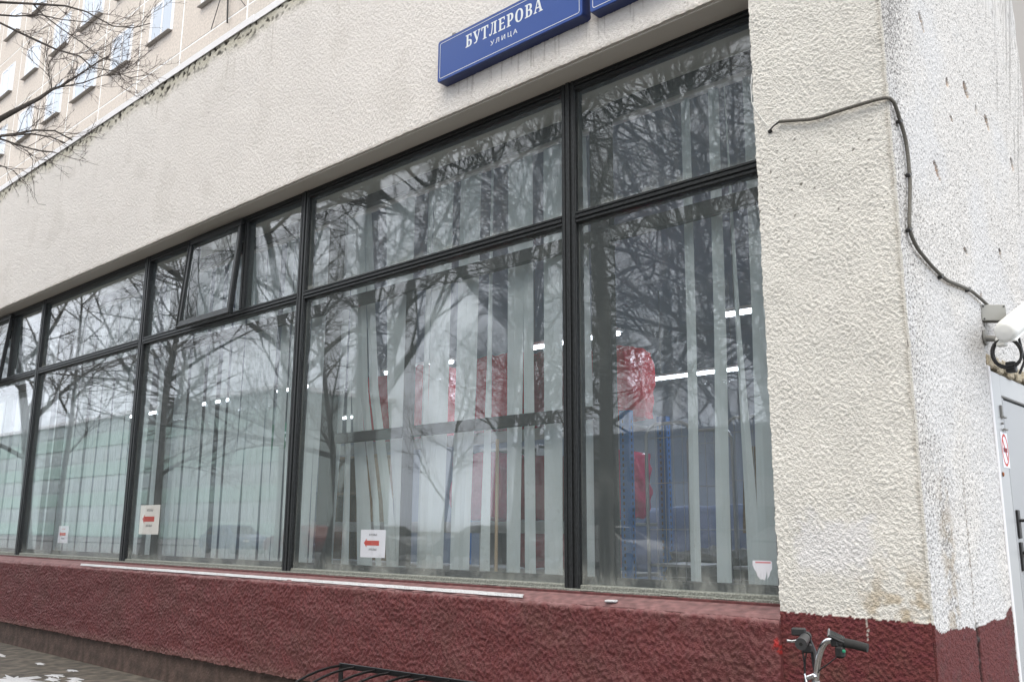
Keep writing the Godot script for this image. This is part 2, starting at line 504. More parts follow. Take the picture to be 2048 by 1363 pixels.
func relief(mode: int, o: Vector3, du: Vector3, dv: Vector3, us: PackedFloat32Array, ws: PackedFloat32Array, depth: float, wobble := 0.0) -> Shape:
	# a wall of real bumps: vertices pushed out along the normal, edges returned by depth
	var s := Shape.new()
	var nn := du.cross(dv)
	var nu := us.size()
	var nw := ws.size()
	var hs := PackedFloat32Array()
	hs.resize(nu * nw)
	var pv := PackedVector3Array()
	var pn := PackedVector3Array()
	var pc := PackedColorArray()
	var pi := PackedInt32Array()
	pv.resize(nu * nw)
	pn.resize(nu * nw)
	pc.resize(nu * nw)
	for j in nw:
		for k in nu:
			var h := height(mode, us[k], ws[j])
			hs[j * nu + k] = h
			pc[j * nu + k] = colour(mode, us[k], ws[j], h)
			var off := Vector3.ZERO
			if wobble > 0.0 and (k == 0 or j == 0):
				var q := wobble * (nz[4].get_noise_1d((ws[j] if k == 0 else us[k]) * 14.0) + 0.4 * nz[1].get_noise_1d((ws[j] if k == 0 else us[k]) * 45.0))
				off = du * q if k == 0 else dv * q
			pv[j * nu + k] = o + du * us[k] + dv * ws[j] + nn * h + off
	for j in nw:
		var j0 := maxi(j - 1, 0)
		var j1 := mini(j + 1, nw - 1)
		var sj := 1.0 / (ws[j1] - ws[j0])
		for k in nu:
			var k0 := maxi(k - 1, 0)
			var k1 := mini(k + 1, nu - 1)
			var gx := (hs[j * nu + k1] - hs[j * nu + k0]) / (us[k1] - us[k0])
			var gy := (hs[j1 * nu + k] - hs[j0 * nu + k]) * sj
			pn[j * nu + k] = (nn - du * gx - dv * gy).normalized()
	pi.resize((nu - 1) * (nw - 1) * 6)
	var at := 0
	for j in nw - 1:
		for k in nu - 1:
			var a := j * nu + k
			pi[at] = a; pi[at + 1] = a + nu + 1; pi[at + 2] = a + 1
			pi[at + 3] = a; pi[at + 4] = a + nu; pi[at + 5] = a + nu + 1
			at += 6
	s.v = pv
	s.n = pn
	s.c = pc
	s.i = pi
	var sides := []
	var e0 := []; var e1 := []; var e2 := []; var e3 := []
	for k in nu:
		e0.append(k); e1.append((nw - 1) * nu + k)
	for j in nw:
		e2.append(j * nu); e3.append(j * nu + nu - 1)
	sides = [[e0, -dv], [e1, dv], [e2, -du], [e3, du]]
	for e in sides:
		var st := s.v.size()
		var ids: Array = e[0]
		for q in ids:
			var p: Vector3 = s.v[q]
			var tone: Color = CREAM * 0.97 if mode == 3 and p.y > 0.98 else s.c[q]
			s.v.append(p); s.n.append(e[1]); s.c.append(tone)
			s.v.append(p - nn * depth); s.n.append(e[1]); s.c.append(tone)
		for q in ids.size() - 1:
			s.tri(st + 2 * q, st + 2 * q + 1, st + 2 * q + 3)
			s.tri(st + 2 * q, st + 2 * q + 3, st + 2 * q + 2)
	return s

func steps(a: float, b: float, d0: float, d1: float) -> PackedFloat32Array: # from a to b with spacing running from d0 to d1
	var r := PackedFloat32Array([a])
	var x := a
	while true:
		x += lerpf(d0, d1, (x - a) / (b - a))
		if x > b - 0.4 * d1:
			break
		r.append(x)
	r.append(b)
	return r

# ---------------------------------------------------------------- trees
func limb(s: Shape, path: PackedVector3Array, r0: float, r1: float, sides: int) -> void:
	var r := PackedFloat32Array()
	for k in path.size():
		r.append(lerpf(r0, r1, float(k) / (path.size() - 1)))
	s.tube(path, r, sides, false)

func walk(rng: RandomNumberGenerator, at: Vector3, dir: Vector3, length: float, n: int, wander: float, lift: float) -> PackedVector3Array:
	var p := PackedVector3Array([at])
	var d := dir
	for k in n:
		d = (d + Vector3(rng.randf_range(-1, 1), rng.randf_range(-1, 1), rng.randf_range(-1, 1)) * wander + Vector3.UP * lift).normalized()
		at += d * length / n
		p.append(at)
	return p

func aside(rng: RandomNumberGenerator, d: Vector3, angle: float) -> Vector3:
	var side := d.cross(Vector3(rng.randf_range(-1, 1), rng.randf_range(-1, 1), rng.randf_range(-1, 1))).normalized()
	return (d * cos(angle) + side * sin(angle)).normalized()

func sprout(s: Shape, rng: RandomNumberGenerator, path: PackedVector3Array, r: float, length: float, level: int, counts: Array) -> void:
	# side shoots along a limb, down to the finest twigs
	if level >= counts.size():
		return
	var n: int = counts[level]
	var m := path.size() - 1
	for k in n:
		var f := lerpf(0.18, 1.0, (k + rng.randf()) / n)
		var q := minf(f * m, m - 0.001)
		var a := path[int(q)].lerp(path[int(q) + 1], q - int(q))
		var d := (path[int(q) + 1] - path[int(q)]).normalized()
		var len2 := length * rng.randf_range(0.35, 0.62) * (1.15 - 0.5 * f)
		var r2 := maxf(r * (1.0 - 0.75 * f) * 0.6, 0.0022)
		var last := level == counts.size() - 1
		var p := walk(rng, a, aside(rng, d, rng.randf_range(0.5, 1.05)), len2, 3 if last else 4, 0.22, 0.03)
		limb(s, p, r2, maxf(r2 * 0.35, 0.0014), 3 if level > 0 else 5)
		sprout(s, rng, p, r2, len2, level + 1, counts)

func make_tree(called: String, label: String, sd: int, high: float, girth: float, lean: Vector3, fork: float, counts: Array, group: String) -> Node3D:
	var rng := RandomNumberGenerator.new()
	rng.seed = sd
	var t := thing(called, label, "tree", Vector3.ZERO, 0.0, group)
	var wood := Shape.new()
	var crown := Shape.new()
	var stem := walk(rng, Vector3(0, -0.05, 0), (Vector3.UP + lean).normalized(), high, 9, 0.07, 0.06)
	limb(wood, stem, girth, girth * 0.12, 9)
	var flare := PackedVector3Array([Vector3(0, -0.05, 0), Vector3(0, 0.15, 0), Vector3(0, 0.6, 0) + lean * 0.6])
	wood.tube(flare, PackedFloat32Array([girth * 1.45, girth * 1.2, girth * 0.98]), 9, false)
	var n := int(high * 0.8)
	for k in n:
		var f := lerpf(fork, 0.96, (k + rng.randf() * 0.7) / n)
		var q := minf(f * 9, 8.99)
		var a := stem[int(q)].lerp(stem[int(q) + 1], q - int(q))
		var len1 := high * rng.randf_range(0.28, 0.46) * (1.15 - 0.7 * f)
		var ang := TAU * (k * 0.382 + rng.randf() * 0.1)
		var d := Vector3(cos(ang), rng.randf_range(0.35, 1.1), sin(ang)).normalized()
		var r1 := girth * (1.0 - 0.85 * f) * rng.randf_range(0.45, 0.7)
		var p := walk(rng, a, d, len1, 6, 0.16, 0.06)
		limb(wood, p, r1, r1 * 0.22, 6)
		sprout(crown, rng, p, r1, len1, 0, counts)
	sprout(crown, rng, stem.slice(6), girth * 0.3, high * 0.3, 0, counts)
	obj("trunk", wood, M.bark, t)
	obj("crown", crown, M.twig, t)
	return t

func near_tree() -> void:
	# the tree whose branches reach into the top left corner; its trunk is outside the picture
	var rng := RandomNumberGenerator.new()
	rng.seed = 77
	var t := thing("bare_tree", "bare tree left of the shop front, its thin branches reaching across the panel block", "tree", Vector3(-8.0, 0, 2.6))
	var o := Vector3(-8.0, 0, 2.6)
	var wood := Shape.new()
	var crown := Shape.new()
	var stem := PackedVector3Array([Vector3(0, -0.05, 0), Vector3(0.02, 0.3, 0), Vector3(0.05, 1.5, 0.02), Vector3(0.0, 3.0, 0.1), Vector3(-0.1, 4.6, 0.1), Vector3(-0.2, 6.4, 0.25), Vector3(-0.1, 8.2, 0.5), Vector3(0.1, 10.0, 0.6)])
	wood.tube(stem, PackedFloat32Array([0.26, 0.2, 0.165, 0.15, 0.125, 0.09, 0.05, 0.012]), 10, false)
	var main := [
		[Vector3(-8.1, 4.3, 2.7), Vector3(-7.2, 5.1, 2.6), Vector3(-6.23, 5.59, 2.18), Vector3(-6.15, 5.64, 1.96), Vector3(-6.05, 5.68, 1.74), Vector3(-6.0, 5.68, 1.59), Vector3(-5.95, 5.62, 1.38), Vector3(-5.88, 5.64, 1.23), Vector3(-5.8, 5.70, 1.12)],
		[Vector3(-6.15, 5.64, 1.96), Vector3(-6.15, 5.58, 1.87), Vector3(-6.14, 5.51, 1.71), Vector3(-6.11, 5.43, 1.51), Vector3(-6.09, 5.37, 1.38), Vector3(-6.06, 5.36, 1.28), Vector3(-6.03, 5.32, 1.16)],
		[Vector3(-8.05, 4.0, 2.7), Vector3(-7.0, 4.9, 2.6), Vector3(-6.02, 5.37, 2.23), Vector3(-5.98, 5.39, 2.13), Vector3(-5.9, 5.44, 1.97), Vector3(-5.86, 5.44, 1.83), Vector3(-5.77, 5.47, 1.63), Vector3(-5.71, 5.48, 1.49)],
		[Vector3(-8.0, 3.6, 2.68), Vector3(-6.6, 4.9, 2.65), Vector3(-5.7, 5.13, 2.31), Vector3(-5.66, 5.09, 2.1), Vector3(-5.62, 5.05, 1.92), Vector3(-5.57, 5.03, 1.75), Vector3(-5.57, 4.98, 1.65), Vector3(-5.5, 4.99, 1.5), Vector3(-5.47, 4.96, 1.39), Vector3(-5.39, 5.01, 1.26)],
		[Vector3(-7.98, 2.9, 2.65), Vector3(-6.7, 3.8, 2.6), Vector3(-5.69, 4.37, 2.22), Vector3(-5.62, 4.48, 2.12), Vector3(-5.54, 4.57, 2.02), Vector3(-5.49, 4.65, 1.96), Vector3(-5.46, 4.68, 1.91), Vector3(-5.36, 4.8, 1.8), Vector3(-5.27, 4.91, 1.71), Vector3(-5.23, 4.95, 1.67)],
		[Vector3(-5.48, 4.66, 1.94), Vector3(-5.38, 4.73, 1.78), Vector3(-5.3, 4.81, 1.67), Vector3(-5.24, 4.84, 1.56), Vector3(-5.16, 4.9, 1.43)],
		[Vector3(-5.49, 4.65, 1.96), Vector3(-5.46, 4.74, 2.0), Vector3(-5.43, 4.82, 2.02), Vector3(-5.37, 4.91, 1.98)],
		[Vector3(-7.98, 3.2, 2.65), Vector3(-7.0, 4.1, 2.5), Vector3(-6.09, 4.41, 2.09), Vector3(-6.05, 4.44, 2.0), Vector3(-5.99, 4.49, 1.88), Vector3(-5.93, 4.51, 1.75), Vector3(-5.91, 4.47, 1.62)],
		[Vector3(-6.6, 4.25, 2.35), Vector3(-5.92, 4.31, 2.14), Vector3(-5.88, 4.29, 2.01), Vector3(-5.85, 4.28, 1.89), Vector3(-5.81, 4.29, 1.77)],
		[Vector3(-6.6, 4.25, 2.35), Vector3(-5.91, 4.33, 2.15), Vector3(-5.83, 4.38, 1.96), Vector3(-5.79, 4.39, 1.83), Vector3(-5.76, 4.37, 1.72)],
		[Vector3(-7.99, 3.1, 2.6), Vector3(-7.0, 4.2, 2.2), Vector3(-6.52, 4.32, 1.94), Vector3(-6.5, 4.3, 1.85), Vector3(-6.5, 4.26, 1.79)],
		[Vector3(-5.88, 4.27, 1.96), Vector3(-5.89, 4.2, 1.9), Vector3(-5.92, 4.11, 1.89), Vector3(-5.94, 4.02, 1.85), Vector3(-5.96, 3.94, 1.84), Vector3(-5.97, 3.89, 1.8), Vector3(-5.95, 3.89, 1.75)],
	]
	var thick := [0.017, 0.006, 0.014, 0.014, 0.033, 0.006, 0.005, 0.017, 0.011, 0.010, 0.012, 0.003]
	var thin := [0.004, 0.003, 0.003, 0.003, 0.005, 0.0025, 0.002, 0.006, 0.005, 0.005, 0.003, 0.0015]
	for k in main.size():
		var p := PackedVector3Array()
		for q in main[k]:
			p.append(q - o + Vector3(rng.randf_range(-1, 1), rng.randf_range(-1, 1), rng.randf_range(-1, 1)) * 0.006)
		var r := PackedFloat32Array()
		var far := p.size() - 1
		for j in p.size():
			var f := float(j) / far
			r.append(lerpf(thick[k], thin[k], 1.0 - pow(1.0 - f, 1.6)))
		wood.tube(p, r, 6, false)
		if k == 11:
			continue
		# twigs: short forked shoots along the part that hangs over the pavement
		var seen := p.slice(2) if far > 5 else p
		var count := 8 if k > 6 else 9
		for j in count:
			var q := lerpf(0.0, seen.size() - 1.01, (j + rng.randf()) / count)
			var a := seen[int(q)].lerp(seen[int(q) + 1], q - int(q))
			var d := (seen[int(q) + 1] - seen[int(q)]).normalized()
			var shoot := walk(rng, a, aside(rng, d, rng.randf_range(0.4, 0.95)), rng.randf_range(0.16, 0.42), 5, 0.28, 0.06)
			limb(crown, shoot, 0.003, 0.0013, 4)
			for b in (4 if k > 6 else 7):
				var e := rng.randi_range(1, 4)
				var tw := walk(rng, shoot[e], aside(rng, (shoot[e + 1] - shoot[e]).normalized(), 0.7), rng.randf_range(0.06, 0.19), 4, 0.3, 0.08)
				limb(crown, tw, 0.002, 0.0009, 3)
				for c in 2:
					var tw2 := walk(rng, tw[2 + c], aside(rng, (tw[3] - tw[2]).normalized(), 0.8), rng.randf_range(0.02, 0.07), 3, 0.3, 0.1)
					limb(crown, tw2, 0.0014, 0.0009, 3)
	# the rest of the crown, away from the picture
	for k in 8:
		var ang := PI * (0.55 + 0.14 * k)
		var a := stem[4].lerp(stem[6], k / 8.0)
		var p := walk(rng, a, Vector3(cos(ang), 0.7, absf(sin(ang)) * 0.9 + 0.2).normalized(), rng.randf_range(2.0, 3.2), 6, 0.15, 0.08)
		limb(wood, p, 0.05, 0.01, 6)
		sprout(crown, rng, p, 0.04, 2.8, 0, [7, 6, 5])
	obj("trunk", wood, M.bark, t)
	obj("crown", crown, M.twig, t)

# ---------------------------------------------------------------- the shop building
const MULL := [-0.707, -2.167, -5.228, -8.267, -11.234, -14.27, -17.3, -20.3]
const FZ := -0.185 # face of the window frames
const HEAD := 4.38
const FOOT := 1.015

func profile_bar(s: Shape, a: Vector3, b: Vector3, w: float) -> void: # a stepped metal frame member; its face towards +z
	var up := (b - a).normalized()
	var x := up.cross(Vector3.BACK).normalized()
	var l := (b - a).length()
	var t := Basis(x, up, Vector3.BACK)
	var m := (a + b) * 0.5
	s.box(m + Vector3(0, 0, -0.048), Vector3(w, l, 0.085), 0.003, t)
	for q in [-0.36, 0.0, 0.36]:
		var wide := w * (0.2 if q != 0.0 else 0.26)
		s.box(m + x * (q * w) + Vector3(0, 0, -0.002 if q == 0.0 else -0.0065), Vector3(wide, l - 0.002, 0.018), 0.002, t)

func pane(x0: float, x1: float, y0: float, y1: float, z: float) -> Shape:
	var s := Shape.new()
	s.face([Vector3(x0, y0, z), Vector3(x1, y0, z), Vector3(x1, y1, z), Vector3(x0, y1, z)], Vector3.BACK)
	return s

func film(x0: float, x1: float, y0: float, y1: float, z: float, flip: bool) -> Shape:
	var s := Shape.new()
	var u0 := 0.0 if not flip else 1.0
	s.face([Vector3(x0, y0, z), Vector3(x1, y0, z), Vector3(x1, y1, z), Vector3(x0, y1, z)], Vector3.BACK, [Vector2(u0, 1), Vector2(1 - u0, 1), Vector2(1 - u0, 0), Vector2(u0, 0)])
	return s

func make_window(shop: Node3D, k: int) -> void:
	var x1: float = MULL[k]
	var x0: float = MULL[k + 1]
	var half := 0.0575
	var s := Shape.new()
	var l := x0 + half
	var r := x1 - (0.0 if k == 0 else half)
	profile_bar(s, Vector3(x0, FOOT + 0.002, FZ), Vector3(x0, HEAD - 0.002, FZ), 0.115)
	profile_bar(s, Vector3(l, 4.338, FZ - 0.004), Vector3(r, 4.338, FZ - 0.004), 0.078)
	profile_bar(s, Vector3(l, 3.392, FZ - 0.002), Vector3(r, 3.392, FZ - 0.002), 0.08)
	var foot := Shape.new()
	foot.box(Vector3((l + r) / 2, FOOT + 0.012, FZ - 0.05), Vector3(r - l, 0.044, 0.08), 0.006)
	if k == 0:
		s.box(Vector3(r - 0.015, (FOOT + HEAD) / 2, FZ - 0.06), Vector3(0.028, HEAD - FOOT - 0.1, 0.06), 0.004)
	var cuts := []
	if k == 2: cuts = [-7.28, -6.222]
	if k == 4: cuts = [-13.36, -12.31]
	for c in cuts:
		profile_bar(s, Vector3(c, 3.433, FZ - 0.004), Vector3(c, 4.298, FZ - 0.004), 0.07)
	var w := obj("window", s, M.frame, shop)
	obj("bottom_rail", foot, M.caulk, w)
	obj("pane", pane(l - 0.01, r + 0.01, FOOT + 0.03, 3.36, FZ - 0.04), M.glass, w)
	obj("pane", pane(l - 0.01, r + 0.01, FOOT + 0.03, 3.36, FZ - 0.056), M.clear, w)
	obj("grime", film(l, r, FOOT + 0.034, 3.352, FZ - 0.037, k % 2 == 1), M.grime, w)
	if cuts.is_empty():
		obj("grime", film(l, r, 3.432, 4.30, FZ - 0.037, k % 2 == 0), M.grime, w)
		obj("pane", pane(l - 0.01, r + 0.01, 3.42, 4.31, FZ - 0.04), M.glass, w)
		obj("pane", pane(l - 0.01, r + 0.01, 3.42, 4.31, FZ - 0.056), M.clear, w)
	else:
		for q in [[l, cuts[0]], [cuts[1], r]]:
			obj("pane", pane(q[0] - 0.01, q[1] + 0.01, 3.42, 4.31, FZ - 0.04), M.glass, w)
			obj("pane", pane(q[0] - 0.01, q[1] + 0.01, 3.42, 4.31, FZ - 0.056), M.clear, w)
		# top-hung vent, pushed open at the bottom
		var v := Shape.new()
		var c0: float = cuts[0] + 0.012
		var c1: float = cuts[1] - 0.012
		var tilt := Basis(Vector3.RIGHT, deg_to_rad(-4.6))
		var hinge := Vector3((c0 + c1) / 2, 4.335, FZ + 0.012)
		var wide := c1 - c0
		var high := 0.965
		for q in [[Vector3(0, -0.03, 0), Vector3(wide, 0.062, 0.042)], [Vector3(0, -high + 0.034, 0), Vector3(wide, 0.068, 0.042)], [Vector3(-wide / 2 + 0.031, -high / 2, 0), Vector3(0.062, high - 0.132, 0.042)], [Vector3(wide / 2 - 0.031, -high / 2, 0), Vector3(0.062, high - 0.132, 0.042)]]:
			v.box(hinge + tilt * q[0], q[1], 0.004, tilt)
		for q in [[Vector3(0, -high + 0.012, 0.024), Vector3(wide, 0.016, 0.012)], [Vector3(-wide / 2 + 0.01, -high / 2, 0.024), Vector3(0.014, high, 0.011)], [Vector3(wide / 2 - 0.01, -high / 2, 0.024), Vector3(0.014, high, 0.01)]]:
			v.box(hinge + tilt * q[0], q[1], 0.003, tilt)
		obj("vent_sash", v, M.frame, w)
		var g := Shape.new()
		var p := []
		for q in [Vector2(-wide / 2 + 0.05, -high + 0.05), Vector2(wide / 2 - 0.05, -high + 0.05), Vector2(wide / 2 - 0.05, -0.05), Vector2(-wide / 2 + 0.05, -0.05)]:
			p.append(hinge + tilt * Vector3(q.x, q.y, 0.004))
		g.face(p, tilt * Vector3.BACK)
		obj("vent_pane", g, M.glass, w)
	# the second, inner glazing on the room side
	var zi := -0.56
	var n := Shape.new()
	n.box(Vector3(x0, 2.66, zi), Vector3(0.16, 3.26, 0.07), 0.004)
	var rr := x1 - (0.02 if k == 0 else 0.081)
	var ll := x0 + 0.081
	var mid := (ll + rr) / 2
	var long := rr - ll
	n.box(Vector3(mid, 4.27, zi), Vector3(long, 0.1, 0.06), 0.004)
	n.box(Vector3(mid, 3.363, zi), Vector3(long, 0.1, 0.06), 0.004)
	n.box(Vector3(mid, 1.04, zi), Vector3(long, 0.075, 0.06), 0.004)
	if k == 1:
		n.box(Vector3(-4.154, 2.2, zi - 0.001), Vector3(0.085, 2.22, 0.058), 0.004)
		n.box(Vector3(-4.65, 2.145, zi - 0.002), Vector3(0.9, 0.085, 0.056), 0.004)
		n.box(Vector3(-3.18, 2.145, zi - 0.002), Vector3(1.86, 0.085, 0.056), 0.004)
	var iw := obj("inner_window", n, M.inner_frame, shop)
	obj("inner_pane", pane(ll - 0.01, rr + 0.01, 1.06, 4.25, zi), M.clear, iw)

func build_shop() -> void:
	var shop := thing("shop_building", "single-storey shop front with cream stucco wall, dark framed windows and red plinth", "building")
	# rendered faces
	obj("front_wall", relief(1, Vector3.ZERO, Vector3.RIGHT, Vector3.UP, steps(-13.6, -0.707, 0.015, 0.0075), steps(4.38, 6.3, 0.0098, 0.0108), 0.03, 0.005), M.render, shop)
	var far := Shape.new()
	far.box(Vector3(-21.8, 5.34, -0.16), Vector3(16.4, 1.92, 0.34), 0.004)
	obj("front_wall", far, mat(0.79, 0.764, 0.735, 0.95), shop)
	var ws := steps(0.0, 0.6, 0.03, 0.02)
	ws.append_array(steps(0.6, 4.75, 0.0065, 0.0068).slice(1))
	ws.append_array(steps(4.75, 6.3, 0.03, 0.03).slice(1))
	obj("pillar", relief(0, Vector3(-0.707, 0, 0), Vector3.RIGHT, Vector3.UP, steps(0.0, 0.705, 0.0066, 0.0066), ws, 0.05, 0.006), M.render, shop)
	var wa := steps(0.0, 0.48, 0.03, 0.02)
	wa.append_array(steps(0.48, 2.33, 0.0062, 0.0062).slice(1))
	obj("side_wall", relief(3, Vector3(0, 0, 0.003), Vector3.FORWARD, Vector3.UP, steps(0.0, 1.215, 0.008, 0.009), wa, 0.012), M.render, shop)
	var wb := steps(2.33, 4.9, 0.0062, 0.007)
	wb.append_array(steps(4.9, 6.3, 0.04, 0.04).slice(1))
	obj("side_wall", relief(3, Vector3(0, 0, 0.003), Vector3.FORWARD, Vector3.UP, steps(0.0, 2.9, 0.008, 0.013), wb, 0.012), M.render, shop)
	obj("plinth", relief(2, Vector3(0, 0, 0.0235), Vector3.RIGHT, Vector3.UP, steps(-13.6, -0.706, 0.014, 0.0068), steps(0.25, 0.973, 0.0082, 0.0082), 0.2, 0.010), M.paint, shop)
	# what stands behind the render
	var core := Shape.new()
	core.box(Vector3(-14.8, 5.342, -0.2), Vector3(30.2 - 0.8, 1.915, 0.33))
	core.box(Vector3(-0.36, 3.15, -0.2), Vector3(0.66, 6.295, 0.33))
	core.box(Vector3(-0.2, 1.15, -0.79), Vector3(0.33, 2.3, 0.84))
	core.box(Vector3(-0.2, 4.31, -4.3), Vector3(0.33, 3.97, 7.86))
	core.box(Vector3(-0.2, 1.16, -5.3), Vector3(0.33, 2.32, 5.8))
	core.box(Vector3(-14.8, 0.5, -0.24), Vector3(29.4, 0.92, 0.2))
	obj("wall_core", core, mat(0.35, 0.33, 0.31, 0.95), shop)
	var so := Shape.new()
	so.box(Vector3(-15.35, 4.381, -0.16), Vector3(29.3, 0.024, 0.30), 0.003)
	obj("soffit", so, M.soffit, shop)
	var low := Shape.new()
	low.box(Vector3(-15.3, 0.13, -0.07), Vector3(29.2, 0.27, 0.13))
	low.box(Vector3(-21.8, 0.61, -0.1), Vector3(16.3, 0.72, 0.26))
	obj("base_wall", low, M.base_wall, shop)
	# sloping sill in worn red paint
	var sill := Shape.new()
	var rows := []
	var fast := nz[4]
	for k in 190:
		var x := lerpf(-24.0, -0.704, pow(k / 189.0, 0.8))
		var e := 0.005 * fast.get_noise_1d(x * 6.0) + 0.004 * nz[0].get_noise_1d(x * 21.0)
		rows.append([Vector3(x, 1.002, -0.20), Vector3(x, 0.996, -0.145), Vector3(x, 0.986 + e * 0.4, -0.06), Vector3(x, 0.972 + e, 0.006 + e), Vector3(x, 0.955 + e, 0.019 + e), Vector3(x, 0.93, 0.012)])
	for k in rows.size() - 1:
		for q in 5:
			var a: Vector3 = rows[k][q]; var b: Vector3 = rows[k + 1][q]; var c: Vector3 = rows[k + 1][q + 1]; var d: Vector3 = rows[k][q + 1]
			sill.face([a, b, c, d], (d - a).cross(b - a).normalized())
	obj("sill", sill, M.sill, shop)
	var strip := Shape.new()
	strip.box(Vector3(-12.36, 1.003, FZ + 0.006), Vector3(23.3, 0.02, 0.03), 0.004)
	obj("sill_fillet", strip, M.fillet, shop)
	var seal := Shape.new()
	for k in 150:
		var x := lerpf(-18.0, -0.71, k / 150.0)
		seal.box(Vector3(x + 0.0575, 1.018 + 0.003 * nz[0].get_noise_1d(x * 9.0), FZ + 0.002), Vector3(0.116, 0.014 + 0.007 * nz[1].get_noise_1d(x * 7.0), 0.02), 0.004)
	for k in 17: # lumps of old putty
		var x := -0.9 - 9.0 * pow(fposmod(k * 0.618, 1.0), 1.3)
		seal.box(Vector3(x, 1.03, FZ - 0.022), Vector3(0.03 + 0.05 * fposmod(k * 0.37, 1.0), 0.022 + 0.018 * fposmod(k * 0.71, 1.0), 0.02), 0.006, Basis(Vector3.BACK, 0.2 * sin(k * 2.1)))
	obj("putty_seal", seal, M.caulk, shop)
	# metal edging of the flat roof, piece by piece, and the roof itself
	var x0 := -0.0
	var k := 0
	while x0 > -29.0:
		var l := 2.02
		var f := Shape.new()
		var lift := 0.004 * sin(k * 2.3)
		f.box(Vector3(x0 - l / 2 + 0.01, 6.352 + lift, -0.165 + 0.003 * (k % 2)), Vector3(l + 0.03, 0.012, 0.38), 0.003)
		f.box(Vector3(x0 - l / 2 + 0.01, 6.312 + lift, 0.024 + 0.003 * (k % 2)), Vector3(l + 0.03, 0.078, 0.008), 0.002)
		obj("roof_flashing", f, M.flashing, shop)
		x0 -= 2.0
		k += 1
	var fs := Shape.new()
	fs.box(Vector3(-0.03, 6.352, -4.2), Vector3(0.2, 0.014, 7.4), 0.003)
	fs.box(Vector3(0.066, 6.318, -4.2), Vector3(0.008, 0.066, 7.4), 0.002)
	obj("roof_flashing", fs, M.flashing, shop)
	var roof := Shape.new()
	roof.box(Vector3(-14.9, 6.15, -4.3), Vector3(29.0, 0.2, 7.6))
	obj("roof", roof, M.roofing, shop)
	# the room
	var rm := Shape.new()
	rm.box(Vector3(-14.7, 0.3, -4.3), Vector3(28.6, 0.2, 7.86))
	obj("shop_floor", rm, M.inside_floor, shop)
	var ce := Shape.new()
	ce.box(Vector3(-14.7, 4.5, -4.3), Vector3(28.6, 0.2, 7.86))
	obj("ceiling", ce, M.inside_wall, shop)
	var bw := Shape.new()
	bw.box(Vector3(-14.7, 2.4, -8.0), Vector3(28.6, 4.0, 0.25))
	bw.box(Vector3(-29.2, 3.2, -4.2), Vector3(0.3, 6.0, 7.8))
	bw.box(Vector3(-0.45, 2.4, -4.3), Vector3(0.15, 4.0, 7.2))
	obj("back_wall", bw, M.inside_wall, shop)
	var hd := Shape.new()
	hd.box(Vector3(-14.7, 4.355, -0.41), Vector3(28.0, 0.05, 0.26), 0.003)
	hd.box(Vector3(-14.7, 4.36, -0.575), Vector3(28.0, 0.078, 0.07), 0.003)
	obj("window_head", hd, mat(0.62, 0.64, 0.58, 0.9), shop)
	var board := Shape.new()
	board.box(Vector3(-14.7, 0.985, -0.47), Vector3(28.0, 0.03, 0.42), 0.004)
	obj("window_board", board, M.caulk, shop)
	for b in 6:
		make_window(shop, b)
	var blank := Shape.new() # wall west of the last window
	blank.box(Vector3(-23.4, 2.7, -0.2), Vector3(12.0, 3.36, 0.3))
	obj("front_wall", blank, mat(0.79, 0.764, 0.735, 0.95), shop)
	build_door(shop)

func build_door(shop: Node3D) -> void:
	var jamb := Shape.new()
	jamb.box(Vector3(-0.10, 1.15, -1.236), Vector3(0.23, 2.29, 0.036), 0.004)
	obj("door_jamb", jamb, mat(0.68, 0.68, 0.70, 0.9), shop)
	var tr := Shape.new()
	for k in 12: # uneven mortar band over the door
		tr.box(Vector3(-0.03 + 0.004 * sin(k * 1.9), 2.322 + 0.012 * sin(k * 2.7), -1.27 - k * 0.1), Vector3(0.1, 0.075 + 0.014 * sin(k * 3.3), 0.104), 0.01)
	obj("door_lintel", tr, M.trim, shop)
	var d := Node3D.new()
	d.name = "door"
	shop.add_child(d)
	var f := Shape.new()
	f.box(Vector3(-0.035, 1.14, -1.36), Vector3(0.08, 2.27, 0.205), 0.006)
	f.box(Vector3(-0.035, 1.14, -2.52), Vector3(0.08, 2.27, 0.1), 0.006)
	f.box(Vector3(-0.036, 2.21, -1.96), Vector3(0.078, 0.13, 1.0), 0.006)
	obj("door_frame", f, M.door_frame, d)
	var leaf := Shape.new()
	leaf.box(Vector3(-0.03, 1.075, -1.975), Vector3(0.045, 2.12, 0.98), 0.006)
	leaf.box(Vector3(-0.002, 1.075, -1.483), Vector3(0.012, 2.12, 0.022), 0.003)
	obj("door_leaf", leaf, M.door, d)
	for y in [2.05, 1.98]:
		var h := Shape.new()
		h.box(Vector3(0.012, y, -1.40), Vector3(0.012, 0.07 if y > 2.0 else 0.012, 0.012), 0.002)
		h.box(Vector3(0.018, y - 0.033, -1.425), Vector3(0.014, 0.010, 0.06), 0.002)
		obj("latch", h, M.grey_plastic, d)
	for y in [1.42, 1.24]:
		var h := Shape.new()
		h.box(Vector3(0.0, y, -1.57), Vector3(0.012, 0.16, 0.045), 0.004)
		h.rod(Vector3(0.0, y + 0.02, -1.57), Vector3(0.055, y + 0.02, -1.57), 0.009)
		h.rod(Vector3(0.055, y + 0.02, -1.56), Vector3(0.06, y + 0.015, -1.70), 0.009)
		obj("handle", h, M.black, d)
	var rust := Shape.new()
	rust.lathe([Vector2(0.0, 0.0), Vector2(0.014, 0.001), Vector2(0.010, 0.006), Vector2(0.0, 0.008)], Vector3(0.006, 1.69, -1.32), Basis(Vector3.BACK, -PI / 2), 10)
	obj("rusty_bolt", rust, mat(0.28, 0.09, 0.03, 0.9), d)

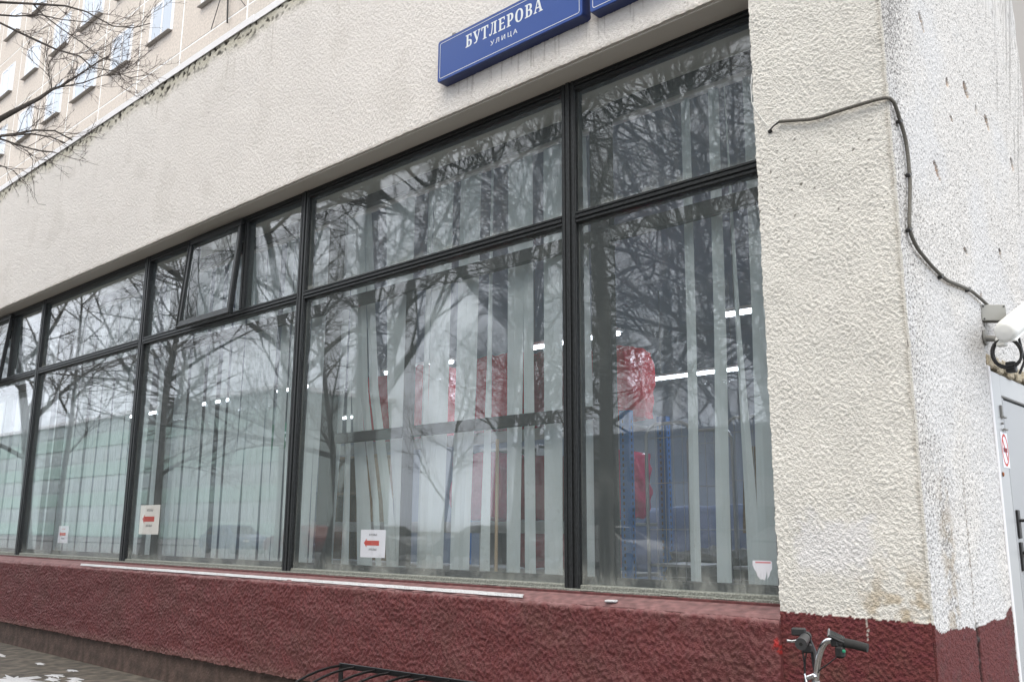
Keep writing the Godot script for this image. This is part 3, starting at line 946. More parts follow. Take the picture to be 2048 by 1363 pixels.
# ---------------------------------------------------------------- blinds and what is in the shop
func build_blind(x0: float, x1: float, strips: Array, label: String) -> void:
	# vertical strips: left and right edge at 1.6 m, then at 2.55 m above the ground
	var t := thing("vertical_blind", label, "blind", Vector3((x0 + x1) / 2, 0, -0.66), 0.0, "vertical strip blinds behind the shop windows")
	var o := t.position
	var rail := Shape.new()
	rail.box(Vector3(0, 4.24, 0), Vector3(x1 - x0 - 0.04, 0.05, 0.05), 0.005)
	obj("headrail", rail, M.white_plastic, t)
	var k := 0
	for st in strips:
		var s := Shape.new()
		var ys := [4.21, 3.6, 3.0, 2.55, 2.1, 1.6, 1.2, 1.06 + 0.015 * sin(k * 3.1)]
		var prev := []
		for y in ys:
			var f: float = (y - 1.6) / 0.95
			if f > 1.0: f = 1.0 + (f - 1.0) * 0.45
			if f < 0.0: f *= 0.6
			var a: float = lerpf(st[0], st[2], f)
			var b: float = lerpf(st[1], st[3], f)
			var w := maxf(b - a, 0.01)
			var full := 0.127
			var turn := sqrt(maxf(0.0, full * full - w * w)) * 0.5 if w < full else 0.0
			var bow := 0.006 * sin(k * 2.0 + y)
			var flip := -1.0 if k % 2 else 1.0
			var z := 0.01 * ((k % 3) - 1.0)
			var row := [Vector3(a - o.x, y, z + turn * flip * 0.18), Vector3((a + b) / 2 - o.x, y, z + 0.009 + bow), Vector3(b - o.x, y, z - turn * flip * 0.18)]
			if prev.size():
				for q in 2:
					s.face([prev[q], row[q], row[q + 1], prev[q + 1]], (row[q + 1] - row[q]).cross(prev[q] - row[q]).normalized())
			prev = row
		obj("slat", s, M.blind, t)
		k += 1

func regular(x0: float, x1: float, gaps: Array, sd: int) -> Array:
	var rng := RandomNumberGenerator.new()
	rng.seed = sd
	var r := []
	var x := x0
	while x < x1 - 0.06:
		var skip := false
		var w := 0.128
		for g in gaps:
			if x + 0.064 > g[0] and x + 0.064 < g[1]:
				skip = true
		if not skip:
			var lean := rng.randf_range(-0.02, 0.02) + 0.05 * (1.0 if rng.randf() < 0.12 else 0.0)
			var narrow := rng.randf_range(0.0, 0.014)
			r.append([x + narrow, x + w - 0.004, x + lean + narrow * 0.3, x + w + lean])
		x += w - 0.006
	return r

func build_blinds() -> void:
	build_blind(-2.60, -0.75, [[-2.493, -2.328, -2.52, -2.36], [-1.612, -1.530, -1.59, -1.51], [-1.412, -1.327, -1.376, -1.302], [-1.240, -1.155, -1.247, -1.20], [-1.146, -1.043, -1.122, -1.030]], "sparse strip blind of five strips behind the rightmost window next to the pillar")
	build_blind(-5.75, -2.60, [[-5.761, -5.612, -5.74, -5.60], [-5.596, -5.505, -5.60, -5.48], [-5.276, -5.205, -5.259, -5.147], [-5.124, -5.017, -5.139, -5.059], [-4.92, -4.736, -5.049, -4.92], [-4.70, -4.60, -4.92, -4.80], [-4.576, -4.453, -4.799, -4.695], [-4.434, -4.34, -4.556, -4.372], [-4.33, -4.25, -4.37, -4.25], [-4.137, -4.043, -4.12, -4.033], [-4.041, -3.935, -4.027, -3.895], [-3.935, -3.80, -3.895, -3.778], [-3.735, -3.647, -3.714, -3.607], [-3.636, -3.516, -3.607, -3.48], [-3.389, -3.316, -3.349, -3.317], [-3.159, -3.02, -3.161, -3.003], [-2.967, -2.88, -2.979, -2.895], [-2.778, -2.614, -2.78, -2.607]], "ragged strip blind with red goods showing through its gaps")
	build_blind(-8.75, -5.85, regular(-8.75, -5.8, [[-7.42, -7.29], [-5.98, -5.86]], 5), "nearly closed strip blind behind the window with the open vent")
	build_blind(-11.75, -8.85, regular(-11.75, -8.75, [[-8.95, -8.75]], 6), "closed strip blind behind the fourth window from the pillar")
	build_blind(-14.8, -11.85, regular(-14.8, -11.85, [], 7), "closed strip blind behind the leftmost windows in view")

func build_lamps() -> void:
	for row in [[-2.8, [-1.9, -4.25, -6.6, -8.95, -11.3, -13.65]], [-5.35, [-1.95, -4.35, -6.7, -9.05, -11.4]]]:
		var nth := -1
		for x in row[1]:
			nth += 1
			var near: bool = row[0] > -4.0
			var t := thing("tube_lamp", "lit white tube lamp, %s from the pillar in the row %s" % [["first", "second", "third", "fourth", "fifth", "sixth"][nth], "nearer the windows" if near else "at the back"], "lamp", Vector3(x, 3.25, row[0]), 0.0, "lit tube lamps in the row %s" % ("nearer the windows" if near else "at the back"))
			var s := Shape.new()
			s.box(Vector3(0, 0.035, 0), Vector3(1.24, 0.03, 0.09), 0.004)
			obj("housing", s, M.white_plastic, t)
			var r := Shape.new()
			for q in [-0.5, 0.5]:
				r.rod(Vector3(q, 0.05, 0), Vector3(q, 1.15, 0), 0.004, 5)
			obj("suspension_rod", r, M.grey_steel, t)
			var e := Shape.new()
			e.rod(Vector3(-0.6, 0, 0), Vector3(0.6, 0, 0), 0.018, 10)
			obj("light_tube", e, M.tube, t)
			var a := AreaLight3D.new()
			a.name = "tube_light"
			a.area_size = Vector2(1.2, 0.06)
			a.light_energy = 0.6
			a.light_color = Color(0.88, 0.93, 1.0)
			a.shadow_enabled = true
			a.area_range = 20.0
			a.area_attenuation = 2.0
			a.position = Vector3(0, -0.022, 0)
			a.rotation.x = -PI / 2
			t.add_child(a)

func crumpled(size: Vector3, sd: int, puff := 0.03) -> Shape: # a soft wrapped bundle
	var s := Shape.new()
	var n := 16
	for ax in 3:
		for sg in [-1.0, 1.0]:
			var st := s.v.size()
			for j in n + 1:
				for k in n + 1:
					var p := Vector3.ZERO
					p[ax] = sg
					p[(ax + 1) % 3] = -1.0 + 2.0 * k / n
					p[(ax + 2) % 3] = -1.0 + 2.0 * j / n
					var round := p * (1.0 - 0.10 * (p.length_squared() - 1.0) / 2.0)
					var w := nz[2].get_noise_3d(p.x * 1.6 + sd, p.y * 1.6, p.z * 1.6) + 0.25 * nz[2].get_noise_3d(p.x * 4.0, p.y * 4.0 + sd, p.z * 4.0)
					var q := round * size * 0.5 + p.normalized() * w * puff
					s.v.append(q); s.n.append(p.normalized()); s.t.append(Vector2.ZERO)
			for j in n:
				for k in n:
					var a := st + j * (n + 1) + k
					var f := (s.v[a + 1] - s.v[a]).cross(s.v[a + n + 1] - s.v[a]).normalized()
					var d := Vector3.ZERO
					d[ax] = sg
					if f.dot(d) < 0.0: f = -f
					s.n[a] = (f + s.n[a] * 0.25).normalized()
					s.tri(a, a + 1, a + n + 2)
					s.tri(a, a + n + 2, a + n + 1)
	return s

func build_goods() -> void:
	# blue racking with red goods, running along the windows
	var t := thing("storage_rack", "blue steel storage rack with grey shelves holding red goods behind the blinds", "rack", Vector3(0, 0.4, 0))
	for x in [-2.83, -5.2, -7.5]:
		for z in [-1.70, -2.24]:
			var s := Shape.new()
			s.box(Vector3(x, 0.96, z), Vector3(0.09, 1.92, 0.006), 0.001)
			s.box(Vector3(x + 0.045, 0.96, z - 0.03), Vector3(0.006, 1.92, 0.06), 0.001)
			s.box(Vector3(x - 0.045, 0.96, z - 0.03), Vector3(0.006, 1.92, 0.06), 0.001)
			var u := obj("upright", s, M.blue_rack, t)
			var h := Shape.new()
			for k in 36:
				h.box(Vector3(x - 0.012, 0.08 + k * 0.05, z + 0.004), Vector3(0.014, 0.026, 0.004))
				h.box(Vector3(x + 0.049, 0.08 + k * 0.05, z - 0.03), Vector3(0.004, 0.026, 0.012))
			obj("slot", h, M.black, u)
	for y in [0.10, 0.62, 1.02, 1.82]:
		for q in [[-5.2, -2.83], [-7.5, -5.2]]:
			var s := Shape.new()
			s.box(Vector3((q[0] + q[1]) / 2, y, -1.97), Vector3(q[1] - q[0] - 0.1, 0.025, 0.5), 0.003)
			s.box(Vector3((q[0] + q[1]) / 2, y - 0.03, -1.70), Vector3(q[1] - q[0] - 0.096, 0.10, 0.03), 0.003)
			obj("shelf", s, M.rack_beam, t)
	var goods := [
		["plastic_bag", "shiny red plastic bag standing on the rack's top shelf at its right end", Vector3(-3.14, 2.58, -1.95), Vector3(0.62, 0.62, 0.46), M.red_wrap],
		["red_bundle", "pink wrapped bundle on the rack's middle shelf at its right end", Vector3(-3.18, 1.74, -1.95), Vector3(0.60, 0.56, 0.46), M.pink_wrap],
		["red_bundle", "dark red bundle hidden behind the blind, second from the rack's right end", Vector3(-3.85, 1.73, -1.95), Vector3(0.62, 0.56, 0.46), M.dark_red],
		["red_bundle", "bright pink bundle seen beside the wooden stick on the middle shelf", Vector3(-4.55, 1.76, -1.93), Vector3(0.62, 0.62, 0.46), M.pink_wrap],
		["red_bundle", "red bundle on the top shelf behind the middle gap of the ragged blind", Vector3(-4.35, 2.62, -1.95), Vector3(0.75, 0.72, 0.46), M.red_wrap],
		["red_bundle", "tall dark red bundle on the top shelf left of the plastic bag", Vector3(-3.72, 2.6, -1.95), Vector3(0.46, 0.66, 0.46), M.dark_red],
		["red_bundle", "red bundle on the top shelf behind the inner frame's upright", Vector3(-5.45, 2.64, -1.95), Vector3(0.62, 0.74, 0.46), M.red_wrap],
		["red_bundle", "leftmost red bundle on the top shelf of the rack", Vector3(-6.05, 2.62, -1.95), Vector3(0.5, 0.68, 0.46), M.red_wrap],
		["red_bundle", "dark red bundle low on the rack behind the ragged blind", Vector3(-3.6, 1.23, -1.93), Vector3(0.9, 0.36, 0.46), M.dark_red],
	]
	var k := 0
	for g in goods:
		var s := crumpled(g[3], k * 7 + 3)
		tag(obj(g[0], s, g[4]), g[1], "bag" if k == 0 else "bundle", "" if k == 0 else "red bundles on the blue rack")
		get_child(get_child_count() - 1).position = g[2]
		k += 1
	roll_cage(Vector3(-2.32, 0.4, -1.85), "wire roll cage beside the blue rack, left of the two cages", true)
	roll_cage(Vector3(-1.66, 0.4, -1.85), "wire roll cage holding a brown board, next to the pillar", false)
	var cb := Shape.new()
	cb.box(Vector3.ZERO, Vector3(0.24, 0.62, 0.03), 0.004, Basis(Vector3.BACK, -0.06))
	tag(obj("cardboard_sheet", cb, M.card), "brown cardboard sheet standing upright in the right-hand roll cage", "cardboard").position = Vector3(-1.70, 1.66, -1.75)
	var st := Shape.new()
	st.rod(Vector3(-3.339, 1.0, -0.75), Vector3(-3.345, 2.05, -0.76), 0.013, 8)
	tag(obj("wooden_stick", st, M.wood), "thin pale wooden stick leaning upright behind the ragged blind", "stick")
	# blue sheet over stock at the back, dark clutter under it
	var bl := crumpled(Vector3(2.6, 0.75, 0.7), 90, 0.05)
	tag(obj("covered_stock", bl, M.blue_cloth), "stock under a dull blue sheet at the back of the shop", "stock").position = Vector3(-3.4, 1.25, -4.6)
	var bn := crumpled(Vector3(1.3, 0.5, 0.5), 55, 0.09)
	tag(obj("black_bundle", bn, M.black), "crumpled black bundle on the floor behind the roll cages", "bundle").position = Vector3(-2.1, 0.95, -2.3)
	# shelves seen dimly further in
	for q in [[-8.2, -3.4, 1.9, M.card], [-9.3, -3.6, 1.5, M.inside_wall], [-6.4, -4.6, 2.0, M.rack_beam]]:
		var s := Shape.new()
		s.box(Vector3(0, q[2] / 2, 0), Vector3(1.0, q[2], 0.03), 0.003)
		for y in 5:
			s.box(Vector3(0, 0.03 + y * (q[2] - 0.06) / 4, 0.21), Vector3(1.0, 0.03, 0.4), 0.003)
		for x in [-0.485, 0.485]:
			s.box(Vector3(x, q[2] / 2, 0.216), Vector3(0.03, q[2] + 0.004, 0.4), 0.003)
		tag(obj("display_shelf", s, q[3]), "%s display shelf dimly seen inside the shop" % {1.9: "brown", 1.5: "low grey", 2.0: "tall metal"}[q[2]], "shelf").position = Vector3(q[0], 0.4, q[1])
	# green hanging board with pale marks
	var g := thing("green_board", "dark green board hanging inside the shop, with pale marks", "sign", Vector3(-9.55, 2.65, -3.0))
	var gs := Shape.new()
	gs.box(Vector3.ZERO, Vector3(0.8, 0.36, 0.03), 0.004)
	obj("board", gs, M.green, g)
	var gm := Shape.new()
	for m in [[-0.26, 0.05, 0.08, 0.14], [-0.26, -0.09, 0.14, 0.03], [0.02, 0.04, 0.16, 0.03], [0.02, -0.05, 0.1, 0.05], [0.26, 0.0, 0.09, 0.2]]:
		gm.box(Vector3(m[0], m[1], 0.018), Vector3(m[2], m[3], 0.004))
	obj("mark", gm, mat(0.5, 0.6, 0.55), g)
	var hang := Shape.new()
	for x in [-0.35, 0.35]:
		hang.rod(Vector3(x, 0.17, 0), Vector3(x, 1.75, 0), 0.004, 5)
	obj("hanger", hang, M.grey_steel, g)

func roll_cage(at: Vector3, label: String, near: bool) -> void:
	var t := thing("roll_cage", label, "roll cage", at, 0.0, "wire roll cages in the shop")
	var w := 0.40 if near else 0.36
	var s := Shape.new()
	var hoop := PackedVector3Array()
	for side in [-1.0, 1.0]:
		hoop = PackedVector3Array([Vector3(side * w / 2, 0.1, -0.0)])
		hoop = PackedVector3Array([Vector3(-w / 2, 0.1, side * 0.3), Vector3(-w / 2, 1.68, side * 0.3), Vector3(-w / 2 + 0.03, 1.74, side * 0.3), Vector3(-w / 2 + 0.08, 1.765, side * 0.3), Vector3(w / 2 - 0.08, 1.765, side * 0.3), Vector3(w / 2 - 0.03, 1.74, side * 0.3), Vector3(w / 2, 1.68, side * 0.3), Vector3(w / 2, 0.1, side * 0.3)])
		var r := PackedFloat32Array()
		r.resize(8)
		r.fill(0.0135)
		s.tube(hoop, r, 8)
	obj("hoop_frame", s, M.grey_steel, t)
	var m := Shape.new()
	for z in [-0.3, 0.3]:
		for k in 4:
			m.rod(Vector3(-w / 2 + w * (k + 1) / 5, 0.15, z), Vector3(-w / 2 + w * (k + 1) / 5, 1.76, z), 0.003, 5)
		for k in 5:
			m.rod(Vector3(-w / 2, 0.3 + k * 0.34, z), Vector3(w / 2, 0.3 + k * 0.34, z), 0.003, 5)
	obj("wire_mesh", m, M.grey_steel, t)
	var b := Shape.new()
	b.box(Vector3(0, 0.13, 0), Vector3(w, 0.03, 0.6), 0.005)
	b.box(Vector3(0, 0.72, 0), Vector3(w, 0.02, 0.58), 0.003)
	obj("deck", b, M.grey_steel, t)
	for x in [-1.0, 1.0]:
		for z in [-1.0, 1.0]:
			var c := Shape.new()
			c.lathe([Vector2(0, -0.02), Vector2(0.05, -0.018), Vector2(0.05, 0.018), Vector2(0, 0.02)], Vector3(x * (w / 2 - 0.05), 0.055, z * 0.25), Basis(Vector3.BACK, PI / 2), 14)
			obj("castor", c, M.rubber, t)

# ---------------------------------------------------------------- things on the walls
func words(text: String, font: String, size: float, weight := 400, spread := 0) -> TextMesh: # capitals "size" metres high
	var f := SystemFont.new()
	f.font_names = PackedStringArray([font])
	f.font_weight = weight
	var t := TextMesh.new()
	t.text = text
	var wide := FontVariation.new()
	wide.base_font = f
	wide.spacing_glyph = spread
	t.font = wide
	t.font_size = 64
	t.pixel_size = size / 46.0
	t.depth = 0.002
	t.curve_step = 1.0
	return t

func lettering(text: String, font: String, cap: float, width: float, at: Vector3, m: Material, parent: Node3D, weight := 400, spread := 0) -> void:
	var t := words(text, font, cap, weight, spread)
	var b := t.get_aabb()
	var o := put("lettering", t, m, parent)
	var k := width / maxf(b.size.x, 0.001)
	var kh := cap / maxf(b.size.y, 0.001)
	o.scale = Vector3(k, kh, 1.0)
	o.position = at - Vector3((b.position.x + b.size.x / 2) * k, (b.position.y + b.size.y / 2) * kh, 0)

func outline(w: float, h: float, r: float, seg := 5) -> PackedVector2Array:
	var p := PackedVector2Array()
	for c in [[1, -1, -0.5], [1, 1, 0.0], [-1, 1, 0.5], [-1, -1, 1.0]]:
		for k in seg + 1:
			var a: float = PI * (c[2] + 0.5 * k / seg)
			p.append(Vector2(c[0] * (w / 2 - r) + cos(a) * r, c[1] * (h / 2 - r) + sin(a) * r))
	return p

func light_box(label: String, at: Vector3, w: float, h: float, text: bool) -> void:
	var t := thing("street_sign", label, "street sign", at)
	var b := Shape.new()
	b.prism(outline(w, h, 0.022), 0.085, Transform3D(Basis.IDENTITY, Vector3(0, 0, 0.012)))
	obj("box", b, M.sign_edge, t)
	var f := Shape.new()
	f.prism(outline(w - 0.012, h - 0.012, 0.018), 0.004, Transform3D(Basis.IDENTITY, Vector3(0, 0, 0.0965)))
	obj("face", f, M.sign_blue, t)
	var line := Shape.new()
	var p := outline(w - 0.05, h - 0.05, 0.016)
	var q := outline(w - 0.058, h - 0.058, 0.012)
	for k in p.size():
		var e := (k + 1) % p.size()
		line.face([Vector3(p[k].x, p[k].y, 0.102), Vector3(p[e].x, p[e].y, 0.102), Vector3(q[e].x, q[e].y, 0.102), Vector3(q[k].x, q[k].y, 0.102)], Vector3.BACK)
	obj("border_line", line, M.sign_white, t)
	var br := Shape.new()
	for x in [-w / 2 + 0.12, w / 2 - 0.12]:
		br.box(Vector3(x, h / 2 + 0.02, 0.03), Vector3(0.03, 0.06, 0.06), 0.003)
	obj("bracket", br, M.grey_plastic, t)
	if text:
		lettering("БУТЛЕРОВА", "Droid Serif", 0.100, 0.735, Vector3(-0.02, 0.055, 0.1005), M.sign_white, t, 700, 5)
		lettering("УЛИЦА", "Droid Sans", 0.045, 0.255, Vector3(-0.01, -0.058, 0.1005), M.sign_white, t, 400, 12)

func notice(label: String, at: Vector3, w: float, h: float, paper: Material, arrow_only := false) -> void:
	var t := thing("paper_notice", label, "notice", at)
	var s := Shape.new()
	var rows := 6
	for k in rows: # a sheet that bows a little away from the glass
		var y0 := -h / 2 + h * k / rows
		var y1 := -h / 2 + h * (k + 1) / rows
		for c in 4:
			var xa := -w / 2 + w * c / 4
			var xb := -w / 2 + w * (c + 1) / 4
			s.face([Vector3(xa, y0, 0), Vector3(xb, y0, 0), Vector3(xb, y1, 0), Vector3(xa, y1, 0)], Vector3.BACK)
	obj("sheet", s, paper, t)
	var a := Shape.new()
	var ah := h * 0.21
	a.prism(PackedVector2Array([Vector2(-0.36 * w, 0), Vector2(-0.25 * w, ah * 0.75), Vector2(-0.25 * w, ah * 0.42), Vector2(0.25 * w, ah * 0.42), Vector2(0.25 * w, -ah * 0.42), Vector2(-0.25 * w, -ah * 0.42), Vector2(-0.25 * w, -ah * 0.75)]), 0.0006, Transform3D(Basis.IDENTITY, Vector3(0, 0.02 * h, 0.0004)))
	obj("arrow", a, M.ink_red, t)
	if not arrow_only:
		lettering("АТЕЛЬЕ", "Droid Sans", h * 0.075, w * 0.32, Vector3(0, h * 0.32, 0.0004), M.ink, t)
		lettering("АТЕЛЬЕ", "Droid Sans", h * 0.075, w * 0.32, Vector3(0, -h * 0.21, 0.0004), M.ink, t)
	else:
		lettering("АТЕЛЬЕ", "Droid Sans", h * 0.075, w * 0.36, Vector3(0, h * 0.32, 0.0004), M.ink_pink, t)
		lettering("АТЕЛЬЕ", "Droid Sans", h * 0.075, w * 0.36, Vector3(0, -h * 0.24, 0.0004), M.ink, t)

func build_notices() -> void:
	notice("white sheet with a red arrow, stuck inside the window between the thickest mullions", Vector3(-4.143, 1.263, -0.2275), 0.300, 0.207, M.paper)
	notice("large cream sheet with a red arrow, beside the mullion left of the open vent", Vector3(-7.798, 1.453, -0.2275), 0.430, 0.297, M.paper_warm)
	notice("small white sheet with a red arrow in the leftmost full window", Vector3(-9.94, 1.286, -0.2275), 0.285, 0.197, M.paper, true)
	var t := thing("torn_sticker", "torn white remains of a sticker low on the rightmost pane", "sticker", Vector3(-0.908, 1.18, -0.223))
	var s := Shape.new()
	s.prism(PackedVector2Array([Vector2(-0.056, 0.042), Vector2(-0.057, 0.018), Vector2(-0.046, -0.006), Vector2(-0.038, -0.014), Vector2(-0.033, -0.036), Vector2(-0.014, -0.055), Vector2(-0.004, -0.052), Vector2(0.010, -0.058), Vector2(0.019, -0.030), Vector2(0.022, -0.012), Vector2(0.026, -0.036), Vector2(0.021, -0.052), Vector2(0.036, -0.036), Vector2(0.044, -0.012), Vector2(0.054, 0.0), Vector2(0.055, 0.036), Vector2(0.050, 0.042)]), 0.0006, Transform3D.IDENTITY)
	obj("scrap", s, M.paper, t)
	var p := Shape.new()
	p.box(Vector3(0.004, 0.033, 0.0009), Vector3(0.088, 0.008, 0.0004))
	obj("print", p, M.ink_pink, t)

func build_cables() -> void:
	var s := Shape.new()
	var path := [Vector3(-0.555, 3.505, 0.022), Vector3(-0.45, 3.478, 0.026), Vector3(-0.354, 3.459, 0.026), Vector3(-0.183, 3.459, 0.028), Vector3(-0.03, 3.456, 0.028), Vector3(0.012, 3.452, 0.014), Vector3(0.026, 3.435, -0.012), Vector3(0.026, 3.36, -0.08), Vector3(0.026, 3.26, -0.14), Vector3(0.026, 3.07, -0.145), Vector3(0.026, 2.80, -0.082), Vector3(0.026, 2.73, -0.16), Vector3(0.026, 2.676, -0.376), Vector3(0.026, 2.652, -0.556), Vector3(0.024, 2.665, -0.78), Vector3(0.026, 2.675, -0.978), Vector3(0.03, 2.655, -1.2), Vector3(0.035, 2.63, -1.33)]
	var c := Curve3D.new()
	for k in path.size():
		var d: Vector3 = (path[mini(k + 1, path.size() - 1)] - path[maxi(k - 1, 0)]) * 0.16
		c.add_point(path[k], -d, d)
	var p := PackedVector3Array()
	var r := PackedFloat32Array()
	for k in 90:
		p.append(c.sample_baked(c.get_baked_length() * k / 89.0, true))
		r.append(0.0095)
	s.tube(p, r, 8)
	var t := thing("wall_cable", "thick grey cable bent round the corner of the pillar towards the camera", "cable")
	obj("cable", s, M.old_cable, t)
	for q in [Vector3(0.022, 3.36, -0.08), Vector3(0.022, 2.80, -0.082), Vector3(0.022, 2.655, -0.5), Vector3(0.022, 2.675, -0.95), Vector3(0.022, 3.1, -0.146)]:
		var cl := Shape.new()
		cl.box(q, Vector3(0.024, 0.018, 0.045), 0.004, Basis(Vector3.RIGHT, 0.5))
		obj("cable_clip", cl, M.black, t)
	var e := Shape.new() # frayed end
	e.tube(PackedVector3Array([Vector3(-0.555, 3.505, 0.022), Vector3(-0.585, 3.487, 0.03), Vector3(-0.607, 3.48, 0.02), Vector3(-0.618, 3.466, 0.012)]), PackedFloat32Array([0.006, 0.004, 0.004, 0.007]), 6)
	e.box(Vector3(-0.616, 3.472, 0.012), Vector3(0.022, 0.018, 0.016), 0.003, Basis(Vector3.BACK, 0.4))
	obj("loose_end", e, M.black, t)
	var w := Shape.new()
	w.tube(PackedVector3Array([Vector3(-0.709, 3.84, 0.004), Vector3(-0.713, 3.76, 0.013), Vector3(-0.712, 3.67, 0.013), Vector3(-0.695, 3.62, 0.012), Vector3(-0.675, 3.59, 0.013), Vector3(-0.65, 3.54, 0.013), Vector3(-0.629, 3.51, 0.012)]), PackedFloat32Array([0.002, 0.002, 0.002, 0.002, 0.002, 0.002, 0.002]), 6)
	tag(obj("thin_wire", w, M.white_plastic), "thin white wire hanging at the window edge of the pillar", "wire")

func ring(s: Shape, at: Vector3, turn: Basis, rx: float, ry: float, r: float, n := 28) -> void:
	var p := PackedVector3Array()
	var q := PackedFloat32Array()
	for k in n + 1:
		var a := TAU * k / n
		p.append(at + turn * Vector3(cos(a) * rx, sin(a) * ry, 0))
		q.append(r)
	s.tube(p, q, 8, false)

func build_camera_unit() -> void:
	var t := thing("security_camera", "white bullet camera on a bracket above the grey door", "camera", Vector3(0, 2.5, -1.2))
	var o := t.position
	var front := Vector3(0.20, 2.395, -0.86) - o
	var back := Vector3(0.215, 2.62, -1.42) - o
	var y := (front - back).normalized()
	var x := Vector3.UP.cross(y).normalized()
	var b := Basis(x, y, x.cross(y))
	var l := (front - back).length()
	var s := Shape.new()
	s.lathe([Vector2(0.0, 0.0), Vector2(0.05, 0.002), Vector2(0.056, 0.02), Vector2(0.058, 0.1), Vector2(0.058, l - 0.06), Vector2(0.056, l - 0.03), Vector2(0.05, l - 0.008), Vector2(0.035, l), Vector2(0.0, l + 0.003)], back, b, 32)
	obj("housing", s, M.white_plastic, t)
	var h := Shape.new()
	h.box(back + y * (l * 0.5) + b.z * 0.051, Vector3(0.09, l * 0.96, 0.012), 0.005, b)
	obj("sun_shield", h, M.white_plastic, t)
	var a := Shape.new()
	a.rod(Vector3(0.0, -0.05, -0.02), Vector3(0.10, -0.075, 0.0), 0.018, 12)
	a.rod(Vector3(0.10, -0.08, 0.0), Vector3(0.19, 0.0, -0.02), 0.016, 12)
	a.lathe([Vector2(0, 0), Vector2(0.045, 0), Vector2(0.045, 0.012), Vector2(0, 0.013)], Vector3(0.008, -0.05, -0.02), Basis(Vector3.BACK, -PI / 2), 20)
	obj("bracket", a, M.grey_plastic, t)
	var j := Shape.new()
	j.box(Vector3(0.11, -0.10, 0.05), Vector3(0.05, 0.05, 0.05), 0.006)
	obj("connector", j, M.white_plastic, t)
	var c := Shape.new()
	ring(c, Vector3(0.13, -0.165, 0.05), Basis(Vector3.UP, 0.45), 0.075, 0.085, 0.006)
	ring(c, Vector3(0.13, -0.165, 0.035), Basis(Vector3.UP, 0.6), 0.07, 0.08, 0.006)
	ring(c, Vector3(0.135, -0.16, 0.06), Basis(Vector3.UP, 0.35), 0.072, 0.078, 0.005)
	c.tube(PackedVector3Array([Vector3(0.16, -0.02, -0.1), Vector3(0.18, -0.1, -0.05), Vector3(0.19, -0.2, -0.06), Vector3(0.16, -0.27, -0.05)]), PackedFloat32Array([0.007, 0.007, 0.007, 0.007]), 8)
	obj("cable_coil", c, M.black, t)
	var p := Shape.new()
	p.box(Vector3(0.14, -0.24, 0.02), Vector3(0.05, 0.06, 0.045), 0.005)
	obj("plug", p, M.black, t)
	var n := thing("junction_box", "small grey box on the white side wall where the thick cable ends", "junction box", Vector3(0.045, 2.592, -1.27), deg_to_rad(-48))
	var nb := Shape.new()
	nb.box(Vector3.ZERO, Vector3(0.045, 0.10, 0.15), 0.006)
	obj("box", nb, M.old_cable, n)
	var lid := Shape.new()
	lid.box(Vector3(0.026, 0, 0), Vector3(0.008, 0.092, 0.14), 0.003)
	obj("lid", lid, mat(0.30, 0.30, 0.28, 0.6), n)
	for q in [[0.036, 0.058], [0.036, -0.058], [-0.036, 0.058], [-0.036, -0.058]]:
		var sc := Shape.new()
		sc.rod(Vector3(0.028, q[0], q[1]), Vector3(0.033, q[0], q[1]), 0.005, 8)
		obj("screw", sc, M.black, n)
	# no-smoking sticker on the door frame
	var ns := thing("no_smoking_sticker", "white no-smoking sticker with a red ring on the grey door frame", "sticker", Vector3(0.0065, 1.83, -1.415), PI / 2)
	var sh := Shape.new()
	sh.box(Vector3.ZERO, Vector3(0.135, 0.20, 0.001))
	obj("sheet", sh, M.paper, ns)
	var rg := Shape.new()
	for k in 32:
		var a0 := TAU * k / 32
		var a1 := TAU * (k + 1) / 32
		rg.face([Vector3(cos(a0) * 0.063, sin(a0) * 0.092, 0.001), Vector3(cos(a1) * 0.063, sin(a1) * 0.092, 0.001), Vector3(cos(a1) * 0.05, sin(a1) * 0.078, 0.001), Vector3(cos(a0) * 0.05, sin(a0) * 0.078, 0.001)], Vector3.BACK)
	rg.box(Vector3(0, 0, 0.0012), Vector3(0.014, 0.16, 0.0006), 0.0, Basis(Vector3.BACK, 0.55))
	obj("ring", rg, M.ink_red, ns)
	var cg := Shape.new()
	cg.box(Vector3(0, 0, 0.0018), Vector3(0.07, 0.024, 0.0006))
	obj("cigarette", cg, mat(0.2, 0.03, 0.04), ns)

# ---------------------------------------------------------------- bicycle and rack
func build_rack() -> void:
	var t := thing("bike_rack", "black steel bike rack of curved hoops standing against the red plinth", "bike rack", Vector3(-2.65, 0, 0.33))
	var s := Shape.new()
	s.box(Vector3(0, 0.49, 0), Vector3(2.04, 0.035, 0.012), 0.003, Basis(Vector3.UP, 0.07))
	obj("top_bar", s, M.black_metal, t)
	for x in [-1.0, 1.0]:
		var e := Shape.new()
		e.box(Vector3(x, 0.25, -x * 0.07), Vector3(0.045, 0.5, 0.008), 0.002)
		obj("end_post", e, M.black_metal, t)
	var f := Shape.new()
	f.box(Vector3(0, 0.03, 0.62), Vector3(2.0, 0.03, 0.03), 0.003)
	obj("foot_bar", f, M.black_metal, t)
	var xs := [-1.0, -0.865, -0.672, -0.535, -0.355, -0.225, -0.03, 0.10, 0.29, 0.42, 0.61, 0.74, 0.93]
	for x in xs:
		var h := Shape.new()
		var p := PackedVector3Array()
		var r := PackedFloat32Array()
		for k in 13:
			var a := PI / 2 * k / 12.0
			p.append(Vector3(x - 0.02 * sin(a), 0.05 + 0.44 * cos(a), -x * 0.07 + 0.01 + 0.62 * sin(a)))
			r.append(0.0085)
		h.tube(p, r, 8)
		obj("hoop", h, M.black_metal, t)

